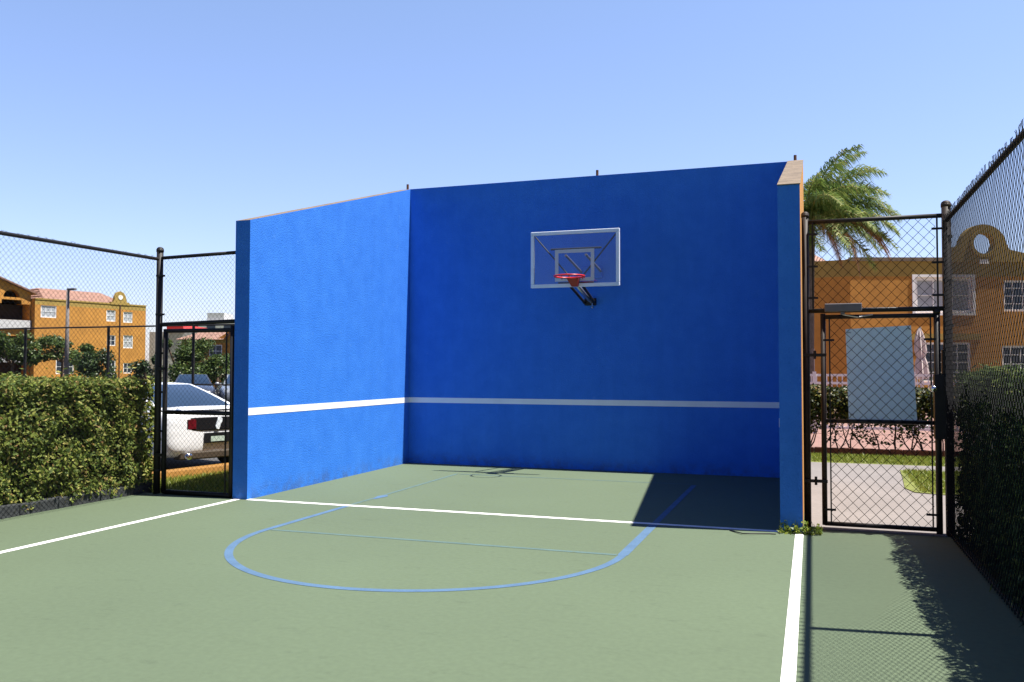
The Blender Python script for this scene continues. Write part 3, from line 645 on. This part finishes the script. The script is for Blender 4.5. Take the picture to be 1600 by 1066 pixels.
    pan = band(-.82, .82, .66, .865, -.012, .14, 16).build('tail_panel', MT['trim'], c, local=True, bevel=.012)
    for s in (-1, 1):
        lt = band(s*.38, s*.79, .685, .84, -.02, .10, 8).build('tail_light', MT['lens'], c, local=True, bevel=.008)
        for k in range(2): band(s*(.51+.14*k), s*(.525+.14*k), .69, .832, -.024, .03, 2).build('divider', MT['trim'], lt, local=True)
    if detail:
        em = MB(); em.prism([(-.055, .84), (-.015, .865), (.02, .85), (.035, .79), (.06, .72), (.045, .675), (.0, .665), (-.015, .70), (-.03, .75), (-.06, .80)], 'x', -.032, -.01)
        em.build('emblem', MT['alum'], c, local=True, bevel=.006)
        pf = MB(); pf.box(-.025, .03, -.24, .24, .46, .62); o = pf.build('licence_plate', MT['trim'], c, local=True, bevel=.008)
        pl = MB(); pl.box(-.029, -.02, -.12, .14, .485, .565); pl.build('plate_face', MT['plate'], o, local=True)
        va = band(-.62, .62, .22, .34, -.004, .2).build('rear_valance', MT['valance'], c, local=True, bevel=.02)
        for s in (-1, 1):
            ex = MB(); ex.tube([(-.03, s*.50, .275), (.2, s*.50, .275)], .05, 14); ex.build('exhaust', MT['chrome'], c, local=True, smooth=True)
        sp = MB(); patch(sp, [(.02, -.62, .985), (.02, .62, .985), (.22, .60, 1.03), (.22, -.60, 1.03)][::-1], 8, 3, .012)
        sp.build('trunk_lid', paint, c, local=True, smooth=True, recalc=True)
        an = MB(); an.box(.27, .275, -.55, .55, 1.0, 1.008); an.build('lid_seam', MT['trim'], c, local=True)
    return c
make_car((-2.33, -2.06, -.02), math.pi-math.radians(20), 'white two door coupe seen from the rear behind the left gate', MT['paint'])
make_car((-18.9, 20.6, -.02), math.radians(-50), 'distant silver parked car seen above the roof of the white coupe', MT['silver'], 'cars parked in the far lot', False)
make_car((-20.9, 19.9, -.02), math.radians(-50), 'distant dark blue grey parked car beside the silver one beyond the left gate', MT['dkpaint'], 'cars parked in the far lot', False)
ws = MB(); ws.prism([(-2.30, -.02), (-2.26, .11), (-2.22, .13), (-2.14, .13), (-2.10, .11), (-2.06, -.02)], 'y', -3.55, -1.7)
rot = Matrix.Rotation(math.radians(-12), 3, 'Z'); pv = Vector((-2.18, -2.6, 0)); ws.v = [tuple(rot @ (Vector(p)-pv)+pv) for p in ws.v]
tag(ws.build('wheel_stop', MT['yellow'], bevel=.01), 'yellow painted concrete wheel stop behind the white coupe', 'wheel stop')

# ------------------------------------------------------------------ trees
def tree(loc, h, crown_r, crown_z, n, size, leaf, label, clumps=14, group='trees in front of the far buildings', flat=.8, trunk_r=.12):
    t = thing('tree', loc, label, 'tree', group); x, y, z = loc
    mb = MB(); mb.tube([(x, y, z), (x+.05*h*.3, y, z+crown_z*.5), (x, y+.1, z+crown_z)], [trunk_r*1.3, trunk_r, trunk_r*.7], 8)
    C = []
    for k in range(clumps):
        a = random.uniform(0, 6.283); rr = crown_r*math.sqrt(random.random())*.8; zz = crown_z+random.uniform(-.35, 1)*(h-crown_z)*.8
        C.append((x+rr*math.cos(a), y+rr*math.sin(a), z+zz))
        mb.tube([(x, y, z+crown_z*.75), ((x+C[-1][0])/2, (y+C[-1][1])/2, z+crown_z*.9+.3*(zz-crown_z*.9)), C[-1]], [trunk_r*.45, trunk_r*.25, trunk_r*.1], 5)
    mb.build('trunk', MT['bark'], t)
    C = np.array(C); idx = rng.integers(0, clumps, n); d = rng.normal(0, 1, (n, 3)); d /= np.linalg.norm(d, axis=1)[:, None]
    rad = crown_r*.38*rng.uniform(.5, 1.3, clumps)[idx]*rng.random(n)**.45
    P = C[idx]+d*rad[:, None]*np.array([1, 1, flat]); Nn = d*.7; Nn[:, 2] += .5
    cards('crown', P, Nn, size, leaf, t, .6, .6); return t
tree((-59.2, 43.3, 0), 4.9, 2.8, 2.5, 4200, .28, MT['leaf_t'], 'spreading light green tree in front of the gabled building part at far left')
tree((-57.0, 46.5, 0), 4.6, 2.5, 2.9, 3200, .26, MT['leaf_t'], 'thin green tree beside the pale light pole at far left', flat=.55)
tree((-40.8, 34.0, 0), 2.9, 1.4, 1.0, 4600, .17, MT['leaf_t2'], 'rounded dark green tree in front of the three storey orange building', flat=1)
tree((-37.2, 35.2, 0), 2.7, 1.3, .9, 3400, .17, MT['leaf_t2'], 'dark tree just left of the left gate post in the distance', flat=1)
tree((-28.3, 28.0, 0), 3.5, 1.7, 1.6, 6500, .16, MT['leaf_t'], 'dense green tree with a thick trunk seen through the left gate', trunk_r=.28)
tree((-29.9, 33.2, 0), 2.9, 1.6, 1.3, 5200, .17, MT['leaf_t'], 'smaller yellow green tree right of the dense one behind the left gate')
tree((-31.3, 37.5, 0), 3.0, 1.7, 1.3, 5000, .18, MT['leaf_t'], 'bushy green tree right beside the left edge of the blue wall')
tree((-46.0, 38.5, 0), 3.6, 1.7, 1.7, 3000, .2, MT['leaf_t'], 'small green tree behind the hedge in front of the light pole', flat=.7)

# palm
pm = thing('palm_tree', (6.50, 11.8, 0), 'windblown palm with drooping green and brown fronds behind the right wall end', 'palm tree')
PC = Vector((6.55, 11.85, 5.75))
mb = MB(); mb.tube([(6.42, 11.8, 0), (6.44, 11.8, 2), (6.48, 11.82, 4), (6.52, 11.84, 5.2), (6.55, 11.85, 5.8)], [.2, .17, .155, .14, .10], 12); mb.build('trunk', MT['palmbark'], pm, smooth=True)
def frond(az, el, L, droop, dead=False, wind=.45):
    d = Vector((math.cos(az)*math.cos(el), math.sin(az)*math.cos(el), math.sin(el))); pts = []; p = PC.copy(); n = 22
    for i in range(n+1):
        pts.append(p.copy()); t = i/n
        d = (d+Vector((wind*.075*(1+t), wind*.015, -droop*.13*(.35+t)))).normalized(); p = p+d*(L/n)
    rb = MB(); rb.tube(pts, [.028*(1-.8*i/n)+.003 for i in range(n+1)], 5)
    lf = MB()
    for i in range(3, n+1):
        for sub in range(5):
            f = min(i-1+sub/5, n-.01); k = int(f); q = pts[k].lerp(pts[min(k+1, n)], f-k); t = f/n
            tang = (pts[min(k+1, n)]-pts[max(k-1, 0)]).normalized(); sidev = tang.cross(Vector((0, 0, 1)))
            sidev = sidev.normalized() if sidev.length > .05 else Vector((0, 1, 0))
            for s in (-1, 1):
                ln = (.54*math.sin(math.pi*min(1, .18+.78*t))+.13)*random.uniform(.75, 1.15)*(.8 if dead else 1)
                fan = random.uniform(-.8, 1.2)
                a = (sidev*s*(.25 if dead else random.uniform(.45, .95))+tang*random.uniform(.35, .75)+Vector((0, 0, fan*(.1 if dead else .45)))).normalized()
                b = (a*.5+Vector((wind*.8, .08, -.75 if not dead else -1.3))).normalized()
                m1 = q+a*ln*.45; e = m1+b*ln*.65; wv = tang*.011
                lf.add([q-wv, q+wv, m1+wv*1.1, m1-wv*1.1, e], [(0, 1, 2, 3), (3, 2, 4)])
    o = rb.build('frond', MT['frondribdead' if dead else 'frondrib'], pm)
    lf.build('leaflets', MT['palmdead' if dead else 'palm'], o, recalc=False)
R_ = math.radians
for k in range(30):
    az = (k*137.5+random.uniform(-10, 10)) % 360; t = (k+.5)/30; el = 82-88*t**.9
    frond(R_(az), R_(el+random.uniform(-4, 4)), random.uniform(2.1, 2.6)*(1.12-.2*t)*(.68 if 110 < az < 250 else 1), .45+.45*t, False, .30)
for az, el, L in ((-5, 40, 2.5), (15, 30, 2.6), (-25, 25, 2.5), (35, 15, 2.4), (0, 12, 2.5), (10, 55, 2.4), (-15, 62, 2.4)): frond(R_(az), R_(el), L, .75, False, .42)
frond(R_(-15), R_(18), 2.6, 1.15, True, .35); frond(R_(-8), R_(22), 2.5, 1.1, True, .35); frond(R_(10), R_(25), 2.4, 1.1, True, .45); frond(R_(-40), R_(5), 2.5, 1.5, True, .15); frond(R_(-120), R_(-10), 1.6, 1.4, True, .1); frond(R_(60), R_(10), 2.0, 1.3, True, .2)

# ------------------------------------------------------------------ buildings
def wall_holes(mb, x0, x1, z0, z1, holes, y=0.0, dep=.14, mi=0, bands=()):
    xs = sorted({x0, x1, *[h[0] for h in holes], *[h[1] for h in holes]}); zs = sorted({z0, z1, *[h[2] for h in holes], *[h[3] for h in holes], *[b[0] for b in bands], *[b[1] for b in bands]})
    for i in range(len(xs)-1):
        for j in range(len(zs)-1):
            cx, cz = (xs[i]+xs[i+1])/2, (zs[j]+zs[j+1])/2
            if any(h[0] < cx < h[1] and h[2] < cz < h[3] for h in holes): continue
            k = mi
            for b in bands:
                if b[0] < cz < b[1]: k = b[2]
            mb.quad((xs[i], y, zs[j]), (xs[i+1], y, zs[j]), (xs[i+1], y, zs[j+1]), (xs[i], y, zs[j+1]), k)
    for a, b, c, d in holes:
        mb.quad((a, y, c), (a, y+dep, c), (a, y+dep, d), (a, y, d), mi); mb.quad((b, y, c), (b, y, d), (b, y+dep, d), (b, y+dep, c), mi)
        mb.quad((a, y, c), (b, y, c), (b, y+dep, c), (a, y+dep, c), mi); mb.quad((a, y, d), (a, y+dep, d), (b, y+dep, d), (b, y, d), mi)
    return mb
def window(parent, a, b, c, d, y, cols, rows, glass, fr=.07, trim=None, name='window'):
    mb = MB(); mb.box(a, a+fr, y+.04, y+.13, c, d); mb.box(b-fr, b, y+.04, y+.13, c, d); mb.box(a+fr, b-fr, y+.04, y+.13, c, c+fr); mb.box(a+fr, b-fr, y+.04, y+.13, d-fr, d)
    for k in range(1, cols): x = a+(b-a)*k/cols; mb.box(x-.02, x+.02, y+.06, y+.12, c+fr, d-fr)
    for k in range(1, rows): z = c+(d-c)*k/rows; mb.box(a+fr, b-fr, y+.065, y+.115, z-.02, z+.02)
    if trim:
        for q in ((a-.12, a, c-.1, d+.12), (b, b+.12, c-.1, d+.12), (a, b, d, d+.12), (a-.05, b+.05, c-.1, c)): mb.box(q[0], q[1], y-.04, y+.005, q[2], q[3])
    o = mb.build(name, MT['white'] if trim is None else trim, parent, local=True)
    g = MB(); g.quad((a+.02, y+.1, c+.02), (b-.02, y+.1, c+.02), (b-.02, y+.1, d-.02), (a+.02, y+.1, d-.02)); g.build('pane', glass, o, local=True, recalc=False)
    return o

# three storey orange building at far left (local x along the facade, y into the building)
lb = thing('apartment_building', (-74.785, 59.698, 0), 'three storey orange apartment building with olive parapet and pink tiled roof at far left', 'building', rotz=math.atan2(12.857, 3.476))
H3 = 9.42
holes = [(.5, 2.25, 7.33, 8.68), (8.2, 9.35, 7.25, 8.6), (10.35, 11.55, 7.2, 8.5), (8.3, 9.4, 4.35, 5.6), (10.4, 11.65, 4.1, 5.65), (2.3, 4.35, 1.0, 2.65), (8.5, 9.45, 1.0, 2.6), (10.45, 11.55, 1.05, 2.3)]
mb = MB(); wall_holes(mb, -.15, 13.32, -.1, H3, holes, bands=[(8.75, H3, 1)])
mb.quad((13.32, 0, -.1), (13.32, 10, -.1), (13.32, 10, H3), (13.32, 0, H3)); mb.quad((-.15, 10, -.1), (-.15, 0, -.1), (-.15, 0, H3), (-.15, 10, H3)); mb.quad((-.15, 10, -.1), (-.15, 10, H3), (13.32, 10, H3), (13.32, 10, -.1))
mb.quad((-.15, .25, H3-.3), (13.32, .25, H3-.3), (13.32, 10, H3-.3), (-.15, 10, H3-.3), 1)
mb.build('wall', [MT['orange'], MT['olive']], lb, local=True, recalc=False)
for i, h in enumerate(holes): window(lb, *h, 0, 2 if i != 0 else 3, 2, MT['blind'] if i in (0, 1, 2, 4) else MT['winglass'], .09, None)
mb = MB(); mb.add([(1.2, .6, 9.2), (12.2, .6, 9.2), (12.2, 9.5, 9.2), (1.2, 9.5, 9.2), (2.0, 3.6, 10.9), (9.4, 3.6, 10.9), (9.4, 5.2, 10.9), (2.0, 5.2, 10.9)], [(0, 1, 5, 4), (1, 2, 6, 5), (2, 3, 7, 6), (3, 0, 4, 7), (4, 5, 6, 7)])
mb.build('roof', MT['rooftile'], lb, local=True)
mb = MB(); mb.prism([(8.7, 9.3), (11.1, 9.3), (11.1, 9.6), (10.75, 9.65), (10.6, 10.3), (10.35, 10.75), (9.9, 10.95), (9.45, 10.75), (9.2, 10.3), (9.05, 9.65), (8.7, 9.6)], 'y', -.08, .3)
o = mb.build('arched_gable', MT['olive'], lb, local=True)
mb = MB(); mb.tube([(9.9, -.12, 10.2), (9.9, -.07, 10.2)], .28, 16); mb.build('medallion', MT['white'], o, local=True)
mb = MB(); mb.tube([(9.9, -.06, 9.3), (9.9, -.06, 0)], .07, 6); mb.build('downpipe', MT['rust'], lb, local=True)
mb = MB(); mb.box(-.16, 13.36, -.06, 0-.003, 9.30, 9.46); mb.build('parapet_cap', MT['olive'], lb, local=True)
# gabled wing with balconies
gw = thing('gabled_building', (-74.785, 59.698, 0), 'orange gabled wing with arched opening and shaded balconies at the photo left edge', 'building', rotz=math.atan2(12.857, 3.476))
mb = MB(); gx0, gx1, gy = -9.2, -.2, .8
holes = [(-5.8, -.3, 6.95, 8.72), (-3.3, -1.2, 8.72, 9.15), (-5.8, -.3, 3.3, 5.2), (-5.8, -.3, .2, 2.4)]
wall_holes(mb, gx0, gx1, -.1, 9.15, holes, y=gy, dep=1.6)
# gable above, with a half round opening
arc = [(-2.26+.87*math.cos(math.pi*k/14), 9.42+.85*math.sin(math.pi*k/14)) for k in range(15)]
gp = [(gx0, 9.15), (-2.26-.87, 9.15)] ; top = lambda x: 9.85+(.2-x)*.385 if x > -4.7 else 9.85+(.2+4.7)*.385-(-4.7-x)*.385
xs = sorted({gx0, gx1, -4.7, *[a[0] for a in arc]})
for i in range(len(xs)-1):
    a, b = xs[i], xs[i+1]; mid = (a+b)/2
    if -3.13 < mid < -1.39:
        za = 9.42+.85*math.sqrt(max(0, 1-((a+2.26)/.87)**2)); zb2 = 9.42+.85*math.sqrt(max(0, 1-((b+2.26)/.87)**2))
        mb.quad((a, gy, za), (b, gy, zb2), (b, gy, top(b)), (a, gy, top(a))); mb.quad((a, gy, 9.15), (b, gy, 9.15), (b, gy, 9.42), (a, gy, 9.42))
        mb.quad((a, gy, za), (a, gy+.8, za), (b, gy+.8, zb2), (b, gy, zb2))
    else: mb.quad((a, gy, 9.15), (b, gy, 9.15), (b, gy, top(b)), (a, gy, top(a)))
mb.quad((gx0, 10, -.1), (gx0, gy, -.1), (gx0, gy, 9.2), (gx0, 10, 9.2))
mb.build('wall', MT['orange'], gw, local=True, recalc=False)
mb = MB(); mb.quad((gx0, gy+1.6, -.1), (gx1, gy+1.6, -.1), (gx1, gy+1.6, 10.2), (gx0, gy+1.6, 10.2)); mb.build('inner_wall', MT['dark'], gw, local=True, recalc=False)  # near-black colour stands in for the shade inside the balconies
for z in (6.95, 3.3): P = MB().box(-5.9, -.25, gy-.25, gy+.15, z-1.0, z-.02).build('balcony', MT['shade_white'], gw, local=True)
mb = MB(); mb.add([(-4.7, gy-.4, 11.8), (.35, gy-.4, 9.86), (.35, 10, 9.86), (-4.7, 10, 11.8), (-9.7, gy-.4, 9.86), (-9.7, 10, 9.86)], [(0, 1, 2, 3), (4, 0, 3, 5)]); o = mb.build('roof', MT['rooftile'], gw, local=True, recalc=False)
sl = o.modifiers.new('thick', 'SOLIDIFY'); sl.thickness = .16; sl.offset = 1

# low orange building seen through the left gate
l2 = thing('low_building', (-45.6, 47.6, 0), 'low distant orange building with pink tiled roof seen through the left gate', 'building', rotz=math.atan2(1.4, 3.8))
mb = MB(); holes = [(3.0, 4.1, 2.6, 3.7), (5.0, 6.2, 2.4, 3.6)]
wall_holes(mb, .6, 6.8, -.1, 4.15, holes, bands=[(3.85, 4.15, 1)]); mb.quad((6.8, 0, -.1), (6.8, 8, -.1), (6.8, 8, 4.15), (6.8, 0, 4.15)); mb.quad((.6, 8, -.1), (.6, 0, -.1), (.6, 0, 4.15), (.6, 8, 4.15))
mb.add([(3.6, -.02, 4.15), (6.8, -.02, 4.15), (6.8, -.02, 4.4), (5.2, -.02, 5.2)], [(0, 1, 2, 3)])
mb.build('wall', [MT['orange'], MT['olive']], l2, local=True, recalc=False)
for i, h in enumerate(holes): window(l2, *h, 0, 2, 2, MT['winglass'])
mb = MB(); mb.add([(.2, -.4, 4.15), (4.3, -.4, 4.15), (4.3, 4, 5.2), (1.6, 4, 5.2), (.2, 8.4, 4.15), (7.2, 8.4, 4.15), (7.2, 4, 5.5), (5.2, -.3, 5.3), (7.2, -.3, 4.4)], [(0, 1, 2, 3), (3, 2, 6, 5, 4), (1, 7, 6, 2), (7, 8, 6), (0, 3, 4)]); mb.build('roof', MT['rooftile'], l2, local=True)
mb = MB(); mb.tube([(5.9, -.05, 3.95), (5.9, -.0, 3.95)], .45, 16); mb.build('arched_vent', MT['dark'], l2, local=True)
# far pale blocks on the skyline
fb = thing('distant_building', (-93.2, 110.5, 0), 'faraway pale block with a rooftop penthouse above the left gate', 'building', rotz=.33)
mb = MB(); mb.box(-3, 6.5, 0, 9, -.1, 9.9); mb.build('wall', MT['shade_white'], fb, local=True)
mb = MB(); mb.box(.3, 3.2, 1, 6, 9.9, 11.4); mb.build('penthouse', MT['shade_white'], fb, local=True)
for k in range(3): P = MB().box(-2.4+k*3, -.9+k*3, -.06, .01, 8.1, 9.2).build('window', MT['winglass'], fb, local=True)
fb2 = thing('distant_building', (-70.7, 76.0, 0), 'faraway low building with a red roof band just right of the left gate post', 'building', rotz=.33)
mb = MB(); mb.box(-2.5, 8, 0, 8, -.1, 6.3); mb.build('wall', MT['shade_white'], fb2, local=True)
mb = MB(); mb.box(-.2, 1.9, -.3, 8.2, 6.3, 7.2); mb.build('roof', MT['red'], fb2, local=True)

# two storey orange building at right
rb = thing('apartment_building', (8.05, 25.0, 0), 'two storey orange building with olive parapet and round arched gable behind the right gate', 'building', rotz=math.atan2(2.4, 6.95))
HZ = 6.25; FL = 16.0
holes = [(2.72, 5.10, 3.98, 5.46), (6.40, 8.5, 4.05, 5.35), (10.2, 12.2, 4.05, 5.35), (2.86, 5.0, 1.1, 2.76), (6.3, 8.3, 1.1, 2.63), (10.2, 12.2, 1.1, 2.63)]
mb = MB(); wall_holes(mb, 0, FL, -.1, HZ, holes, bands=[(5.5, HZ, 1)])
mb.quad((0, 9, -.1), (0, 0, -.1), (0, 0, HZ), (0, 9, HZ)); mb.quad((FL, 0, -.1), (FL, 9, -.1), (FL, 9, HZ), (FL, 0, HZ)); mb.quad((FL, 9, -.1), (0, 9, -.1), (0, 9, HZ), (FL, 9, HZ)); mb.quad((0, .25, HZ-.2), (FL, .25, HZ-.2), (FL, 9, HZ-.2), (0, 9, HZ-.2), 1)
mb.build('wall', [MT['orange'], MT['olive']], rb, local=True, recalc=False)
window(rb, *holes[0], 0, 3, 2, MT['blind'], .12, MT['white']); window(rb, *holes[1], 0, 5, 4, MT['winglass'], .09); window(rb, *holes[2], 0, 5, 4, MT['winglass'], .09)
window(rb, *holes[3], 0, 4, 4, MT['winglass'], .09); window(rb, *holes[4], 0, 5, 4, MT['winglass'], .09); window(rb, *holes[5], 0, 5, 4, MT['winglass'], .09)
mb = MB(); mb.box(2.5, 5.4, -.07, -.003, 2.86, 3.12); mb.build('lintel', MT['olive'], rb, local=True)
mb = MB(); mb.box(-.04, 4.0, -.07, -.003, 6.13, 6.29); mb.build('parapet_cap', MT['coping'], rb, local=True)
# raised parapet with the ring
out = [(4.05, 6.1), (9.2, 6.1), (9.2, 6.4), (7.3, 6.46), (6.62, 6.62)]+[(5.55+.97*math.cos(a), 6.72+.95*math.sin(a)) for a in [math.pi*k/18 for k in range(1, 18)]]+[(4.5, 6.74), (4.05, 6.70)]
hole = [(5.55+.44*math.cos(2*math.pi*k/24), 6.87+.44*math.sin(2*math.pi*k/24)) for k in range(24)]
import bmesh
bm = bmesh.new()
vo = [bm.verts.new((x, -.10, z)) for x, z in out]; vh = [bm.verts.new((x, -.10, z)) for x, z in hole]
eds = [bm.edges.new((vo[i], vo[(i+1) % len(vo)])) for i in range(len(vo))]+[bm.edges.new((vh[i], vh[(i+1) % len(vh)])) for i in range(len(vh))]
bmesh.ops.triangle_fill(bm, use_beauty=True, edges=eds)
ex = bmesh.ops.extrude_face_region(bm, geom=bm.faces[:]); bmesh.ops.translate(bm, vec=(0, .35, 0), verts=[v for v in ex['geom'] if isinstance(v, bmesh.types.BMVert)])
bmesh.ops.recalc_face_normals(bm, faces=bm.faces); me = bpy.data.meshes.new('ring_parapet'); bm.to_mesh(me); bm.free(); me.materials.append(MT['olive'])
o = bpy.data.objects.new('ring_parapet', me); COL.objects.link(o); o.parent = rb; MW[o.name] = MW[rb.name]
mb = MB(); V = []
for k in range(25):
    a = 2*math.pi*k/24
    for r_, y_ in ((.44, -.16), (.58, -.16), (.58, -.10), (.44, -.10)): V.append((5.55+r_*math.cos(a), y_, 6.87+r_*math.sin(a)))
mb.add(V, [(4*k+j, 4*k+(j+1) % 4, 4*k+4+(j+1) % 4, 4*k+4+j) for k in range(24) for j in range(4)]); mb.build('ring_trim', MT['olive'], o, local=True)
mb = MB(); mb.box(5.35, 5.75, -.14, -.10, 6.02, 6.2); mb.build('lamp', MT['white'], rb, local=True)
# its recessed wing left of the corner
rw = thing('apartment_building', (1.5, 25.9, 0), 'recessed shaded orange wing behind the palm trunk', 'building', rotz=math.atan2(-.9, 6.55))
holes = [(4.1, 5.2, 1.1, 2.5), (4.1, 5.2, 4.0, 5.3)]
mb = MB(); wall_holes(mb, -4, 6.64, -.1, 6.2, holes, bands=[(5.5, 6.2, 1)]); mb.quad((-4, .2, 6.1), (6.5, .2, 6.1), (6.5, 8, 6.1), (-4, 8, 6.1), 1); mb.build('wall', [MT['orange'], MT['olive']], rw, local=True, recalc=False)
for h in holes: window(rw, *h, 0, 2, 3, MT['winglass'])
mb = MB(); mb.add([(-4, .5, 6.1), (5.9, .5, 6.1), (5.9, 7, 6.1), (-4, 7, 6.1), (-4, 3.5, 7.3), (4.2, 3.5, 7.3)], [(0, 1, 5, 4), (1, 2, 5), (2, 3, 4, 5)]); mb.build('roof', MT['rooftile'], rw, local=True)

# pool fence and umbrella
pf = thing('pool_fence', (6, 9.85, 0), 'white baluster fence round the pool deck beyond the leggy hedge', 'fence')
P1(pf, 'rail', MT['white'], lambda m: m.box(2, 16, 9.82, 9.88, 1.44, 1.50)); P1(pf, 'rail', MT['white'], lambda m: m.box(2, 16, 9.82, 9.88, 1.24, 1.30)); P1(pf, 'rail', MT['white'], lambda m: m.box(2, 16, 9.82, 9.88, .12, .18))
for x in (2.0, 4.3, 6.6, 8.9, 11.2, 13.5, 15.8): P1(pf, 'post', MT['white'], lambda m: m.box(x-.045, x+.045, 9.805, 9.895, 0, 1.56))
mb = MB()
for k in range(113): x = 2.1+k*.123; mb.box(x-.014, x+.014, 9.838, 9.862, .18, 1.44)
o = mb.build('balusters', MT['white'], pf)
um = thing('patio_umbrella', (9.40, 12.95, 0), 'closed pale pink patio umbrella beside the ground floor window', 'umbrella')
P1(um, 'pole', MT['shade_white'], lambda m: m.tube([(9.40, 12.95, 0), (9.40, 12.95, 2.8)], .025, 8))
mb = MB(); V = []; prof = [(1.35, .10), (1.5, .15), (1.8, .13), (1.95, .09), (2.15, .13), (2.45, .11), (2.65, .07), (2.78, .02)]
for z, r in prof:
    for k in range(16):
        a = 2*math.pi*k/16; rr = r*(1+.28*(-1)**k); V.append((9.40+rr*math.cos(a)+.04*(2.2-z), 12.95+rr*math.sin(a), z))
mb.add(V, [(i*16+k, i*16+(k+1) % 16, (i+1)*16+(k+1) % 16, (i+1)*16+k) for i in range(len(prof)-1) for k in range(16)]); mb.build('canopy', MT['canvas'], um)
P1(um, 'base', MT['shade_white'], lambda m: m.tube([(9.40, 12.95, 0), (9.40, 12.95, .08)], .25, 16))

# light pole
lp = thing('light_pole', (-50.45, 40.8, 0), 'tall pale light pole in front of the three storey orange building', 'light pole')
P1(lp, 'pole', MT['concrete'], lambda m: m.tube([(-50.45, 40.8, 0), (-50.45, 40.8, 8.0)], [.19, .11], 10), smooth=True)
P1(lp, 'lamp_head', MT['grey'], lambda m: m.box(-50.5, -49.7, 40.7, 40.95, 7.95, 8.12), bevel=.03)
